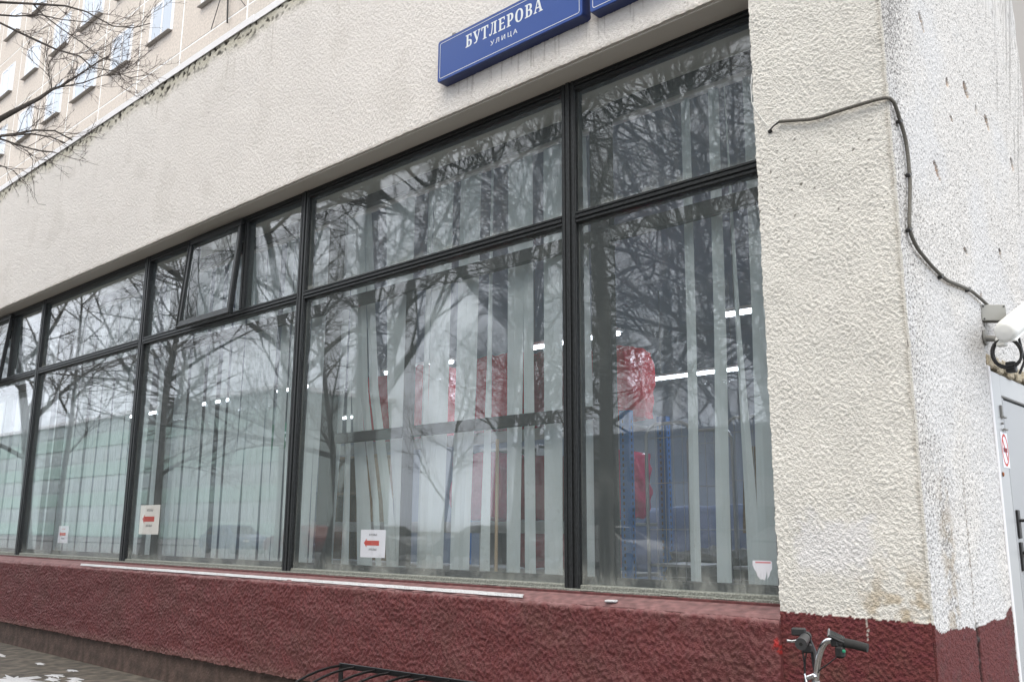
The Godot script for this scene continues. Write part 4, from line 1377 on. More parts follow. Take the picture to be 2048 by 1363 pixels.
func build_bike() -> void:
	var back := Vector3(0.80, 0, 0.60).normalized() # towards the saddle
	var t := thing("bicycle", "silver city bicycle with black grips parked before the red foot of the pillar", "bicycle", Vector3(-0.30, 0, 0.62))
	var side := Vector3.UP.cross(back).normalized() # rider's right when facing ahead is -side... kept for symmetry
	var b := Basis(back, Vector3.UP, back.cross(Vector3.UP)) # x backwards, y up, z to the rider's left
	var at := func(x: float, y: float, z: float) -> Vector3: return b * Vector3(x, y, z)
	var head_lo: Vector3 = at.call(-0.05, 0.56, 0.0)
	var head_hi: Vector3 = at.call(0.0, 0.72, 0.0)
	var axle_f: Vector3 = at.call(-0.24, 0.33, 0.0)
	var axle_r: Vector3 = at.call(0.78, 0.33, 0.0)
	var crank: Vector3 = at.call(0.36, 0.29, 0.0)
	var seat_lo: Vector3 = at.call(0.46, 0.62, 0.0)
	var f := Shape.new()
	f.rod(head_lo, head_hi, 0.022, 12)
	f.rod(head_lo.lerp(head_hi, 0.3), crank, 0.019, 12)
	f.rod(head_lo.lerp(head_hi, 0.8), crank.lerp(seat_lo, 0.45), 0.017, 12)
	f.rod(crank, seat_lo, 0.017, 12)
	for q in [-1.0, 1.0]:
		var off: Vector3 = b.z * (0.055 * q)
		f.rod(crank + off * 0.4, axle_r + off, 0.010, 8)
		f.rod(seat_lo + off * 0.3, axle_r + off, 0.008, 8)
	obj("frame", f, M.black_metal, t)
	var fk := Shape.new()
	for q in [-1.0, 1.0]:
		var off: Vector3 = b.z * (0.05 * q)
		fk.rod(head_lo + off * 0.8, axle_f + off, 0.012, 8)
	fk.rod(head_lo - b.z * 0.045, head_lo + b.z * 0.045, 0.016, 8)
	obj("fork", fk, M.chrome, t)
	for ax in [axle_f, axle_r]:
		var ty := Shape.new()
		ring(ty, ax, Basis(b.x, b.y, b.z), 0.315, 0.315, 0.02, 40)
		var w := obj("wheel", ty, M.rubber, t)
		var rm := Shape.new()
		ring(rm, ax, Basis(b.x, b.y, b.z), 0.292, 0.292, 0.010, 40)
		rm.rod(ax - b.z * 0.05, ax + b.z * 0.05, 0.02, 10)
		obj("rim", rm, M.grey_steel, w)
		var sp := Shape.new()
		for k in 18:
			var a := TAU * k / 18
			sp.rod(ax + b.z * (0.03 if k % 2 else -0.03), ax + (b.x * cos(a) + b.y * sin(a)) * 0.288, 0.0012, 4)
		obj("spokes", sp, M.grey_steel, w)
	var st := Shape.new()
	st.rod(seat_lo, seat_lo + b * Vector3(0.03, 0.15, 0), 0.013, 10)
	obj("seat_post", st, M.chrome, t)
	var sd := Shape.new()
	var top := seat_lo + b * Vector3(0.05, 0.17, 0)
	sd.prism(PackedVector2Array([Vector2(-0.15, -0.02), Vector2(-0.02, -0.035), Vector2(0.10, -0.08), Vector2(0.13, -0.05), Vector2(0.13, 0.05), Vector2(0.10, 0.08), Vector2(-0.02, 0.035), Vector2(-0.15, 0.02)]), 0.045, Transform3D(Basis(b.x, b.z, b.y), top - b.y * 0.045))
	obj("saddle", sd, M.black, t)
	var cr := Shape.new()
	cr.lathe([Vector2(0, -0.006), Vector2(0.09, -0.005), Vector2(0.09, 0.005), Vector2(0, 0.006)], crank - b.z * 0.05, Basis(b.x, b.z, b.y), 28)
	for q in [-1.0, 1.0]:
		cr.bar(crank + b.z * 0.065 * q, crank + b * Vector3(0.1 * q, -0.13 * q, 0.065 * q), 0.022, 0.012)
		cr.box(crank + b * Vector3(0.1 * q, -0.13 * q, 0.115 * q), Vector3(0.09, 0.02, 0.09), 0.004, b)
	obj("crankset", cr, M.grey_steel, t)
	# steering: the upright silver stem and the swept bar, in the place where the picture shows them
	var o := t.position
	var stem := Shape.new()
	var root := Vector3(-0.245, 0.70, 0.68) - o
	var bend := Vector3(-0.195, 0.90, 0.70) - o
	stem.tube(PackedVector3Array([head_hi, root, Vector3(-0.228, 0.80, 0.69) - o]), PackedFloat32Array([0.016, 0.0155, 0.0155]), 14)
	obj("stem", stem, M.grey_steel, t)
	var bar := Shape.new()
	var c := Curve3D.new()
	for q in [[Vector3(-0.228, 0.80, 0.69), Vector3(0.012, 0.05, 0)], [Vector3(-0.207, 0.885, 0.70), Vector3(0.008, 0.03, 0)], [Vector3(-0.178, 0.945, 0.70), Vector3(0.02, 0.015, 0.0)], [Vector3(-0.135, 0.957, 0.70), Vector3(0.03, 0.0, -0.004)], [Vector3(-0.02, 0.942, 0.69), Vector3(0.03, -0.005, -0.004)]]:
		c.add_point(q[0] - o, -q[1], q[1])
	var p := PackedVector3Array()
	var r := PackedFloat32Array()
	for k in 30:
		p.append(c.sample_baked(c.get_baked_length() * k / 29.0, true))
		r.append(0.0125)
	bar.tube(p, r, 14)
	var bar2 := Shape.new()
	bar2.tube(PackedVector3Array([Vector3(-0.222, 0.82, 0.69) - o, Vector3(-0.245, 0.905, 0.66) - o, Vector3(-0.262, 0.945, 0.66) - o, Vector3(-0.262, 0.957, 0.69) - o, Vector3(-0.225, 0.952, 0.80) - o]), PackedFloat32Array([0.0125, 0.0125, 0.0125, 0.0125, 0.0125]), 12)
	obj("handlebar", bar, M.chrome, t)
	obj("handlebar", bar2, M.black_metal, t)
	var g1 := Shape.new()
	g1.tube(PackedVector3Array([Vector3(-0.105, 0.955, 0.699) - o, Vector3(-0.06, 0.950, 0.696) - o, Vector3(-0.012, 0.941, 0.69) - o]), PackedFloat32Array([0.018, 0.0175, 0.0165]), 16)
	obj("grip", g1, M.rubber, t)
	var g2 := Shape.new()
	var ga := Vector3(-0.258, 0.958, 0.70) - o
	var gb := Vector3(-0.215, 0.950, 0.83) - o
	g2.tube(PackedVector3Array([ga, ga.lerp(gb, 0.5), gb]), PackedFloat32Array([0.02, 0.0215, 0.0225]), 20)
	obj("grip", g2, mat(0.03, 0.03, 0.032, 0.45), t)
	var hole := Shape.new()
	var gd := (gb - ga).normalized()
	hole.rod(gb, gb + gd * 0.001, 0.007, 12)
	obj("bar_end_hole", hole, mat(0.004, 0.004, 0.004), t)
	var sh := Shape.new() # brake clamp and shifter box
	sh.rod(ga - gd * 0.045, ga - gd * 0.012, 0.021, 16)
	sh.box(ga + Vector3(-0.03, 0.022, -0.01), Vector3(0.055, 0.030, 0.035), 0.005, Basis(Vector3.UP, 0.3))
	sh.box(ga + Vector3(0.012, -0.035, 0.015), Vector3(0.04, 0.035, 0.03), 0.006, Basis(Vector3.UP, 0.3))
	obj("shifter", sh, M.black, t)
	var lv := Shape.new()
	lv.tube(PackedVector3Array([ga + Vector3(-0.012, -0.008, -0.01), ga + Vector3(-0.024, -0.010, 0.015), ga + Vector3(-0.04, -0.012, 0.035), ga + Vector3(-0.055, -0.010, 0.05)]), PackedFloat32Array([0.008, 0.007, 0.005, 0.0065]), 10)
	obj("brake_lever", lv, M.chrome, t)
	var ds := Shape.new()
	var da := Vector3(-0.125, 0.975, 0.71) - o
	var dt := Basis(Vector3.UP, 0.35) * Basis(Vector3.RIGHT, 0.35) * Basis(Vector3.BACK, -0.45)
	ds.box(da, Vector3(0.065, 0.012, 0.05), 0.004, dt)
	ds.box(da - Vector3(0.005, 0.022, 0.0), Vector3(0.03, 0.03, 0.03), 0.005)
	var d := obj("display", ds, M.black, t)
	var edge := Shape.new()
	edge.box(da + dt * Vector3(-0.032, 0.003, 0), Vector3(0.006, 0.012, 0.05), 0.002, dt)
	obj("display_rim", edge, M.chrome, d)
	var scr := Shape.new()
	scr.box(da + dt * Vector3(0.003, 0.0068, 0), Vector3(0.05, 0.001, 0.038), 0.0, dt)
	obj("display_screen", scr, M.dark_glass, d)
	var th := Shape.new()
	th.rod(Vector3(-0.118, 0.953, 0.70) - o, Vector3(-0.098, 0.95, 0.70) - o, 0.022, 16)
	th.box(Vector3(-0.112, 0.92, 0.712) - o, Vector3(0.035, 0.045, 0.03), 0.008)
	obj("throttle", th, M.black, t)
	var gr := Shape.new()
	gr.box(Vector3(-0.094, 0.925, 0.72) - o, Vector3(0.012, 0.012, 0.012), 0.003)
	obj("button", gr, mat(0.02, 0.25, 0.14, 0.5), t)
	for q in [[Vector3(-0.275, 0.94, 0.70), Vector3(-0.268, 0.86, 0.70), Vector3(-0.275, 0.78, 0.69), Vector3(-0.30, 0.70, 0.66)], [Vector3(-0.245, 0.93, 0.70), Vector3(-0.262, 0.88, 0.70), Vector3(-0.272, 0.80, 0.69), Vector3(-0.292, 0.69, 0.66)], [Vector3(-0.118, 0.91, 0.70), Vector3(-0.165, 0.87, 0.71), Vector3(-0.215, 0.83, 0.70), Vector3(-0.27, 0.72, 0.68)]]:
		var cb := Shape.new()
		var cc := Curve3D.new()
		for k in 4:
			var dd: Vector3 = (q[mini(k + 1, 3)] - q[maxi(k - 1, 0)]) * 0.2
			cc.add_point(q[k] - o, -dd, dd)
		var pp := PackedVector3Array()
		var rr := PackedFloat32Array()
		for k in 16:
			pp.append(cc.sample_baked(cc.get_baked_length() * k / 15.0, true))
			rr.append(0.0028)
		cb.tube(pp, rr, 6)
		obj("control_cable", cb, M.black, t)
	var cl := Shape.new() # folding clamp on the stem
	cl.box(Vector3(-0.238, 0.815, 0.70) - o, Vector3(0.045, 0.018, 0.04), 0.004, Basis(Vector3.BACK, 0.4))
	cl.rod(Vector3(-0.262, 0.825, 0.715) - o, Vector3(-0.250, 0.775, 0.72) - o, 0.005, 8)
	obj("stem_clamp", cl, M.chrome, t)

# ---------------------------------------------------------------- the block behind, the street opposite
func build_block() -> void:
	var t := thing("apartment_block", "tall beige panel block with white joints rising behind the shop roof", "building")
	var z := -8.2
	var wall := Shape.new()
	wall.box(Vector3(-33.0, 15.3, z - 6.2), Vector3(70.0, 30.6, 12.5))
	obj("joint_wall", wall, mat(0.82, 0.81, 0.79, 0.9), t)
	var seams := [2.0, -1.2, -4.3, -7.4, -10.5, -13.6, -17.0, -20.6, -24.6]
	while seams[-1] > -66.0:
		seams.append(seams[-1] - 3.04)
	var rng := RandomNumberGenerator.new()
	rng.seed = 8
	var tex := noise_tex(0.05, 5, 71, 0.84, 1.0)
	var grit := noise_tex(0.2, 3, 72)
	var tones := []
	for c in [[0.655, 0.585, 0.52], [0.64, 0.58, 0.52], [0.67, 0.60, 0.535]]:
		tones.append(mottled(bumpy(mat(c[0], c[1], c[2], 0.95), grit, 0.8, 0.8), tex, 0.35))
	var glass := mat(0.24, 0.285, 0.35, 0.15)
	var white := mat(0.70, 0.71, 0.74, 0.6)
	var tin := mat(0.38, 0.36, 0.34, 0.7)
	var meshes := {}
	for c in seams.size() - 1:
		var w: float = seams[c] - seams[c + 1]
		for f in 7:
			var y0 := 7.25 + f * 3.03
			var ww := 1.9 if (c % 4) == 2 else 1.5
			if w > 3.5: ww = 1.5
			var key := "%.2f %.1f" % [w, ww]
			var gap := 0.05
			if not meshes.has(key):
				var s := Shape.new()
				var hw := w / 2 - gap
				var hl := ww / 2
				s.box(Vector3(0, 0.56, 0), Vector3(2 * hw, 1.12 - gap, 0.12), 0.004)
				s.box(Vector3(0, 2.77, 0), Vector3(2 * hw, 0.5 - gap, 0.12), 0.004)
				s.box(Vector3(-(hw + hl) / 2, 1.82, 0), Vector3(hw - hl, 1.48, 0.12), 0.0)
				s.box(Vector3((hw + hl) / 2, 1.82, 0), Vector3(hw - hl, 1.48, 0.12), 0.0)
				var fr := Shape.new()
				for q in [[0.0, 1.11, ww, 0.07], [0.0, 2.49, ww, 0.07], [-hl + 0.035, 1.8, 0.07, 1.31], [hl - 0.035, 1.8, 0.07, 1.31], [0.02, 1.8, 0.10, 1.31]]:
					fr.box(Vector3(q[0], q[1], 0.045), Vector3(q[2], q[3], 0.06), 0.008)
				fr.box(Vector3(-hl * 0.48, 1.16, 0.05), Vector3(hl - 0.13, 0.045, 0.055), 0.005)
				fr.box(Vector3(-hl * 0.48, 2.44, 0.05), Vector3(hl - 0.13, 0.045, 0.055), 0.005)
				fr.box(Vector3(-hl - 0.06, 1.8, 0.062), Vector3(0.12, 1.42, 0.01), 0.002)
				fr.box(Vector3(hl + 0.05, 1.8, 0.062), Vector3(0.10, 1.42, 0.01), 0.002)
				var g := Shape.new()
				g.box(Vector3(0, 1.8, 0.056), Vector3(ww - 0.1, 1.36, 0.02))
				var sl := Shape.new()
				sl.box(Vector3(0, 1.055, 0.13), Vector3(ww + 0.16, 0.022, 0.18), 0.003, Basis(Vector3.RIGHT, 0.12))
				meshes[key] = [s.mesh(), fr.mesh(), g.mesh(), sl.mesh()]
			var m: Array = meshes[key]
			var p := put("wall_panel", m[0], tones[rng.randi_range(0, 2)], t)
			p.position = Vector3((seams[c] + seams[c + 1]) / 2, y0 + 0.03, z)
			var win := put("window", m[1], white, t)
			win.position = p.position
			put("pane", m[2], glass, win)
			put("sill", m[3], tin, win)
	var top := Shape.new()
	top.box(Vector3(-33.0, 29.2, z - 6.0), Vector3(70.4, 1.2, 12.9), 0.02)
	obj("roof_edge", top, tones[0], t)
	var a := thing("aerial_mast", "thin dark mast with two stays fixed to the block wall", "mast", Vector3(-21.6, 16.5, -8.05))
	var s := Shape.new()
	s.rod(Vector3(0.06, -0.36, 0), Vector3(-0.11, 1.6, 0), 0.03, 6)
	obj("pole", s, M.black, a)
	for q in [[Vector3(-0.09, 1.4, 0), Vector3(-0.9, -0.2, 0)], [Vector3(-0.06, 1.0, 0), Vector3(1.03, -0.2, 0)]]:
		var st := Shape.new()
		st.rod(q[0], q[1], 0.014, 5)
		obj("stay", st, M.black, a)

func make_car(label: String, paint: Material) -> Node3D:
	var t := thing("parked_car", label, "car", Vector3.ZERO, 0.0, "cars parked along the road opposite")
	var prof := PackedVector2Array([Vector2(-2.15, 0.35), Vector2(-2.2, 0.62), Vector2(-2.12, 0.92), Vector2(-1.75, 1.0), Vector2(-1.35, 1.42), Vector2(-0.4, 1.52), Vector2(0.35, 1.46), Vector2(1.05, 1.02), Vector2(1.85, 0.88), Vector2(2.15, 0.7), Vector2(2.2, 0.45), Vector2(2.1, 0.28), Vector2(-2.0, 0.26)])
	var s := Shape.new()
	var layers := [[-0.88, 0.97], [-0.84, 1.0], [0.84, 1.0], [0.88, 0.97]]
	var idx := Geometry2D.triangulate_polygon(prof)
	for e in [0, 3]:
		var st := s.v.size()
		for p in prof:
			s.v.append(Vector3(p.x * layers[e][1], p.y, layers[e][0] * (0.80 if p.y > 1.2 else 1.0))); s.n.append(Vector3(0, 0, -1 if e == 0 else 1)); s.t.append(p)
		for k in range(0, idx.size(), 3):
			s.tri(st + idx[k], st + idx[k + 1], st + idx[k + 2])
	for e in 3:
		for k in prof.size():
			var q := (k + 1) % prof.size()
			var a := Vector3(prof[k].x * layers[e][1], prof[k].y, layers[e][0] * (0.80 if prof[k].y > 1.2 else 1.0))
			var b := Vector3(prof[q].x * layers[e][1], prof[q].y, layers[e][0] * (0.80 if prof[q].y > 1.2 else 1.0))
			var c := Vector3(prof[q].x * layers[e + 1][1], prof[q].y, layers[e + 1][0] * (0.80 if prof[q].y > 1.2 else 1.0))
			var d := Vector3(prof[k].x * layers[e + 1][1], prof[k].y, layers[e + 1][0] * (0.80 if prof[k].y > 1.2 else 1.0))
			var nn := (b - a).cross(d - a).normalized()
			if nn.dot((a + c) / 2 - Vector3(0, 0.8, 0)) < 0.0: nn = -nn
			s.face([a, b, c, d], nn)
	obj("body", s, paint, t)
	for z in [-1.0, 1.0]:
		for q in [[Vector2(-1.55, 1.0), Vector2(-1.28, 1.36), Vector2(-0.5, 1.44), Vector2(-0.5, 1.0)], [Vector2(-0.42, 1.0), Vector2(-0.42, 1.44), Vector2(0.3, 1.39), Vector2(0.85, 1.02)]]:
			var g := Shape.new()
			var p := []
			for v in q:
				p.append(Vector3(v.x, v.y, z * (0.885 if v.y < 1.2 else 0.725)))
			g.face(p, Vector3(0, 0.35, z).normalized())
			obj("side_window", g, M.dark_glass, t)
	var ws := Shape.new()
	ws.face([Vector3(1.03, 1.05, -0.72), Vector3(1.03, 1.05, 0.72), Vector3(0.43, 1.435, 0.6), Vector3(0.43, 1.435, -0.6)], Vector3(0.55, 0.83, 0).normalized())
	obj("windscreen", ws, M.dark_glass, t)
	for x in [-1.35, 1.35]:
		for z in [-0.8, 0.8]:
			var w := Shape.new()
			w.lathe([Vector2(0.0, -0.1), Vector2(0.28, -0.1), Vector2(0.32, -0.06), Vector2(0.32, 0.06), Vector2(0.28, 0.1), Vector2(0.0, 0.1)], Vector3(x, 0.32, z), Basis(Vector3.RIGHT, PI / 2), 20)
			var wh := obj("wheel", w, M.rubber, t)
			var r := Shape.new()
			r.lathe([Vector2(0.0, 0.0), Vector2(0.19, 0.0), Vector2(0.2, -0.02)], Vector3(x, 0.32, z + signf(z) * 0.105), Basis(Vector3.RIGHT, PI / 2 * signf(z)), 16)
			obj("rim", r, M.grey_steel, wh)
	for z in [-0.6, 0.6]:
		var h := Shape.new()
		h.box(Vector3(2.13, 0.68, z), Vector3(0.1, 0.13, 0.34), 0.03)
		obj("headlight", h, M.white_plastic, t)
		var b := Shape.new()
		b.box(Vector3(-2.15, 0.78, z), Vector3(0.08, 0.16, 0.3), 0.03)
		obj("tail_light", b, mat(0.3, 0.01, 0.01, 0.3), t)
	return t

func build_street() -> void:
	var g := Shape.new()
	g.face([Vector3(-250, 0, -250), Vector3(250, 0, -250), Vector3(250, 0, 250), Vector3(-250, 0, 250)], Vector3.UP)
	tag(obj("pavement", g, M.asphalt), "wet grey-brown asphalt pavement in front of the shop", "pavement", "", "structure")
	var l := Shape.new()
	l.box(Vector3(-30, 0.03, 13.0), Vector3(160, 0.1, 14.0), 0.02)
	tag(obj("snowy_lawn", l, M.lawn), "lawn under thin snow with trees, opposite the shop", "lawn", "", "structure")
	var r := Shape.new()
	r.face([Vector3(-130, 0.006, 20.3), Vector3(70, 0.006, 20.3), Vector3(70, 0.006, 29), Vector3(-130, 0.006, 29)], Vector3.UP)
	tag(obj("road", r, M.road), "dark wet road beyond the lawn", "road", "", "structure")
	var l2 := Shape.new()
	l2.box(Vector3(-60, 0.05, 64.0), Vector3(330, 0.14, 69.0), 0.02)
	tag(obj("far_lawn", l2, M.lawn), "snow-covered ground beyond the road", "lawn", "", "structure")
	# patches of old snow left on the asphalt, a joint and scraps
	var rng := RandomNumberGenerator.new()
	rng.seed = 12
	var spots := [[-7.8, 0.55, 0.11], [-7.5, 0.50, 0.08], [-7.35, 0.56, 0.09], [-7.62, 0.66, 0.10], [-8.4, 1.05, 0.14], [-8.9, 0.78, 0.10], [-9.7, 0.42, 0.12], [-10.1, 0.35, 0.07], [-8.0, 0.32, 0.07], [-8.7, 0.36, 0.06]]
	for k in 40:
		spots.append([rng.randf_range(-12.0, 2.0), rng.randf_range(0.6, 4.5), rng.randf_range(0.05, 0.3)])
	var sn := Shape.new()
	for q in spots:
		var st := sn.v.size()
		sn.v.append(Vector3(q[0], 0.016, q[1])); sn.n.append(Vector3.UP); sn.t.append(Vector2.ZERO)
		var m := 22
		for k in m:
			var a := TAU * k / m
			var d: float = q[2] * (0.6 + 0.7 * nz[0].get_noise_2d(cos(a) * 1.3 + q[0] * 5.0, sin(a) * 1.3 + q[1] * 3.0))
			sn.v.append(Vector3(q[0] + cos(a) * d * 1.9, 0.003, q[1] + sin(a) * d * 0.8)); sn.n.append(Vector3(cos(a) * 0.3, 1, sin(a) * 0.3).normalized()); sn.t.append(Vector2.ZERO)
		for k in m:
			sn.tri(st, st + 1 + k, st + 1 + (k + 1) % m)
	tag(obj("snow_patches", sn, M.snow), "small ragged patches of old snow on the pavement", "snow", "", "stuff")
	# thin band of snow on the sill
	var sb := Shape.new()
	var prev := []
	for k in 320:
		var f := k / 319.0
		var x := lerpf(-9.0, -2.28, f)
		var w := 0.027 + 0.016 * nz[0].get_noise_1d(x * 2.2) + 0.014 * nz[1].get_noise_1d(x * 9.0)
		w *= sm(0.0, 0.12, f) * sm(1.0, 0.93, f)
		if (x > -6.02 and x < -5.86) or (x > -5.1 and x < -5.03):
			w *= 0.25
		w = maxf(w, 0.001)
		var z1 := 0.010 + 0.010 * nz[2].get_noise_1d(x * 5.0) + 0.004 * nz[3].get_noise_1d(x * 20.0)
		var row := [Vector3(x, 0.985, z1 - w - 0.01), Vector3(x, 0.989, z1 - w * 0.6), Vector3(x, 0.987, z1 - w * 0.2), Vector3(x, 0.970, z1 + 0.008)]
		if prev.size() and w > 0.004:
			for q in 3:
				sb.face([prev[q], row[q], row[q + 1], prev[q + 1]], (prev[q + 1] - prev[q]).cross(row[q] - prev[q]).normalized())
		prev = row
	sb.box(Vector3(-1.73, 0.984, 0.0), Vector3(0.07, 0.012, 0.05), 0.005, Basis(Vector3.UP, 0.4))
	tag(obj("sill_snow", sb, M.snow), "thin white band of snow lying along the red sill", "snow", "", "stuff")
	# the low building with green bands across the road
	var b := thing("long_building", "long pale building with green bands across the road, reflected in the glass", "building", Vector3(-133, 0, 52))
	var pale := mat(0.46, 0.53, 0.51, 0.9)
	var ribbon := mat(0.42, 0.48, 0.475, 0.6)
	var gr := mat(0.38, 0.51, 0.455, 0.8)
	var s := Shape.new()
	s.box(Vector3(0, 7.4, 0), Vector3(116, 14.8, 14))
	obj("wall", s, pale, b)
	for f in 4:
		var bs := Shape.new()
		bs.box(Vector3(0, 1.0 + f * 3.7, -7.05), Vector3(116.2, 1.5, 0.16), 0.02)
		obj("green_band", bs, gr, b)
		for k in 36:
			var w := Shape.new()
			w.box(Vector3(-56.0 + k * 3.2, 2.75 + f * 3.7, -7.04), Vector3(2.9, 1.3, 0.1), 0.02)
			obj("window", w, ribbon, b)
	var rf := Shape.new()
	rf.box(Vector3(0, 15.0, 0), Vector3(116.8, 0.5, 14.8), 0.05)
	obj("roof", rf, M.flashing, b)
	var lb := thing("low_building", "low dark brick building beyond the road, opposite the right-hand windows", "building", Vector3(-15, 0, 52))
	var brick := mat(0.23, 0.22, 0.22, 0.9)
	var ls := Shape.new()
	ls.box(Vector3(0, 3.8, 0), Vector3(62, 7.6, 10), 0.03)
	obj("wall", ls, brick, lb)
	for f in 2:
		for k in 19:
			var w := Shape.new()
			w.box(Vector3(-29.0 + k * 3.2, 2.0 + f * 3.4, -5.02), Vector3(1.7, 1.6, 0.1), 0.02)
			obj("window", w, M.dark_glass, lb)
	var lr := Shape.new()
	lr.box(Vector3(0, 7.75, 0), Vector3(62.8, 0.3, 10.8), 0.05)
	obj("roof", lr, M.roofing, lb)
	# parked cars
	var paints := [mat(0.70, 0.70, 0.70, 0.25), mat(0.02, 0.022, 0.025, 0.2), mat(0.25, 0.26, 0.27, 0.25), mat(0.20, 0.02, 0.02, 0.25), mat(0.03, 0.06, 0.14, 0.25), mat(0.6, 0.6, 0.58, 0.25)]
	var names := ["white car parked opposite, nearest to the shop corner", "black car parked opposite, between the white and the grey car", "grey car parked opposite, behind the black one", "dark red car parked opposite in the middle of the row", "dark blue car parked opposite beyond the red one", "cream car parked opposite at the far end of the row"]
	for k in 2:
		paints[k].clearcoat_enabled = true
	var proto := make_car(names[0], paints[0])
	var spot := [-18.0, -24.3, -30.5, -36.5, -43.0, -11.5]
	for k in 6:
		var c: Node3D = proto if k == 0 else copy(proto, names[k])
		if k > 0:
			for q in c.get_children():
				if String(q.name).begins_with("body"):
					(q as MeshInstance3D).set_surface_override_material(0, paints[k])
		c.position = Vector3(spot[k], 0, 21.6 + 0.15 * (k % 3))
		c.rotation.y = PI if k % 2 else 0.0

func build_trees() -> void:
	near_tree()
	var group := "bare trees on the lawn opposite"
	var a := make_tree("lawn_tree", "big bare tree on the lawn", 3, 16.0, 0.24, Vector3(0.12, 0, 0.05), 0.22, [9, 8, 7], group)
	var b := make_tree("lawn_tree", "slim bare tree", 14, 14.5, 0.16, Vector3(-0.08, 0, 0), 0.3, [9, 8, 6], group)
	var c := make_tree("lawn_tree", "leaning bare tree", 25, 15.0, 0.22, Vector3(-0.3, 0, 0.1), 0.2, [9, 8, 7], group)
	var d := make_tree("lawn_tree", "bushy bare tree", 36, 12.0, 0.15, Vector3(0.05, 0, -0.1), 0.16, [10, 8, 6], group)
	var spots := [ # distance from the corner along the street, away from it, turn, size, which
		[-12.4, 9.8, 0.3, 1.0, 0], [-8.2, 8.2, 1.9, 1.0, 1], [-17.5, 9.0, 2.6, 0.95, 2], [-5.2, 10.5, 4.2, 1.0, 3],
		[-10.0, 13.0, 0.9, 1.05, 1], [-3.0, 9.2, 3.4, 0.9, 0], [-7.0, 14.5, 5.2, 1.1, 2], [-14.8, 15.5, 1.2, 1.0, 3],
		[-23.0, 12.0, 3.0, 1.05, 0], [-25.5, 8.6, 4.4, 0.95, 1], [-31.0, 11.0, 0.5, 1.0, 2], [-37.0, 9.2, 2.2, 1.0, 0],
		[-19.0, 18.0, 5.8, 1.1, 1], [-28.0, 17.5, 1.5, 1.1, 3], [-1.0, 15.0, 2.8, 1.0, 1], [-44.0, 13.0, 0.2, 1.05, 1], [2.5, 12.0, 1.0, 1.0, 2],
		[-11.5, 18.8, 2.0, 1.1, 0], [-4.5, 18.5, 4.9, 1.1, 3], [-34.0, 18.5, 3.8, 1.1, 1], [-13.9, 11.8, 5.0, 0.9, 3], [-6.3, 11.9, 0.1, 0.95, 0],
		[-13.0, 33.0, 0.7, 1.15, 2], [-20.0, 35.0, 2.9, 1.2, 3], [-26.5, 33.5, 4.0, 1.2, 0], [-7.5, 36.0, 1.1, 1.2, 3], [-33.0, 38.0, 5.5, 1.2, 2], [-42.0, 36.0, 3.3, 1.2, 3], [-1.5, 34.0, 0.4, 1.15, 2]]
	var kinds := ["thick-stemmed tall bare tree", "slim tall bare tree", "leaning bare tree", "bushy low-branched bare tree"]
	var protos := [a, b, c, d]
	var done := [false, false, false, false]
	var k := 0
	for s in spots:
		var w: int = s[4]
		var label := "%s opposite, %s, %s" % [kinds[w], "near lawn edge" if s[1] < 9.5 else ("mid-lawn" if s[1] < 14.0 else ("near road" if s[1] < 25.0 else ("beyond the road" if s[1] < 37.0 else "far beyond the road"))), "west of the cars" if s[0] < -40.0 else ("facing the left windows" if s[0] < -22.0 else ("facing the open vent" if s[0] < -12.0 else ("facing the ragged blind" if s[0] < -5.5 else "facing the pillar")))]
		var o: Node3D = protos[w]
		if done[w]:
			o = copy(protos[w])
		done[w] = true
		o.set_meta("label", label)
		o.position = Vector3(s[0], 0.08, s[1])
		o.rotation.y = s[2]
		o.scale = Vector3.ONE * s[3]
		k += 1

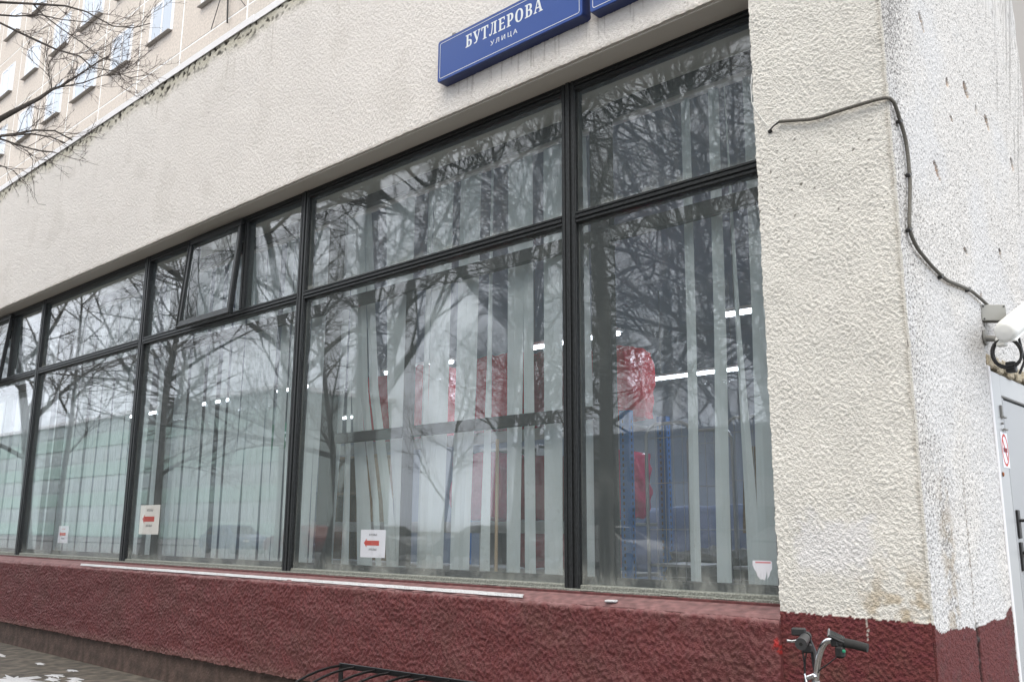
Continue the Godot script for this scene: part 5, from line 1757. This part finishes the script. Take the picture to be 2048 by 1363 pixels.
# ---------------------------------------------------------------- the scene
func _ready() -> void:
	var cam := Camera3D.new()
	cam.name = "camera"
	cam.fov = 41.19
	cam.near = 0.05
	cam.far = 900.0
	cam.transform = Transform3D(Basis(Vector3(0.73682, 0.00502, -0.67607), Vector3(0.13333, 0.97926, 0.15258), Vector3(0.66281, -0.20257, 0.72086)).orthonormalized(), Vector3(1.4357, 1.38, 4.28))
	add_child(cam)
	var env := Environment.new()
	env.background_mode = Environment.BG_SKY
	var sky := ProceduralSkyMaterial.new()
	sky.sky_top_color = lin(1.12, 1.14, 1.17) # an overcast sky is about three times brighter overhead than at the horizon
	sky.sky_horizon_color = lin(0.50, 0.545, 0.61)
	sky.sky_curve = 0.6
	sky.ground_horizon_color = lin(0.3, 0.31, 0.32)
	sky.ground_bottom_color = Color(0.5, 0.5, 0.5)
	env.sky = Sky.new()
	env.sky.sky_material = sky
	env.tonemap_mode = Environment.TONE_MAPPER_LINEAR
	env.tonemap_exposure = 3.85
	env.sdfgi_enabled = true
	env.ssao_enabled = true
	env.ssil_enabled = true
	var we := WorldEnvironment.new()
	we.name = "world_environment"
	we.environment = env
	add_child(we)
	var sun := DirectionalLight3D.new()
	sun.name = "sun"
	sun.light_energy = 0.22
	sun.light_angular_distance = 40.0
	sun.light_color = Color(1.0, 0.97, 0.93)
	sun.shadow_enabled = true
	sun.rotation_degrees = Vector3(-58, 28, 0)
	add_child(sun)

	make_materials()
	M.sill = mottled(bumpy(mat(0.30, 0.155, 0.155, 0.8), noise_tex(0.05, 3, 5), 4.0, 0.3), noise_tex(0.015, 4, 10, 0.6, 1.0), 1.2)
	M.fillet = mottled(mat(0.16, 0.045, 0.045, 0.7), noise_tex(0.02, 3, 12, 0.6, 1.0), 1.5)
	build_street()
	build_block()
	build_shop()
	build_trees()
	light_box("long blue street sign with two lines of white lettering over the windows", Vector3(-2.49, 4.775, 0.0), 1.37, 0.335, true)
	light_box("blue sign box cut off by the top edge, right of the lettered street sign", Vector3(-1.39, 4.76, 0.0), 0.72, 0.335, false)
	build_notices()
	build_cables()
	build_camera_unit()
	build_lamps()
	build_goods()
	build_blinds()
	build_rack()
	build_bike()
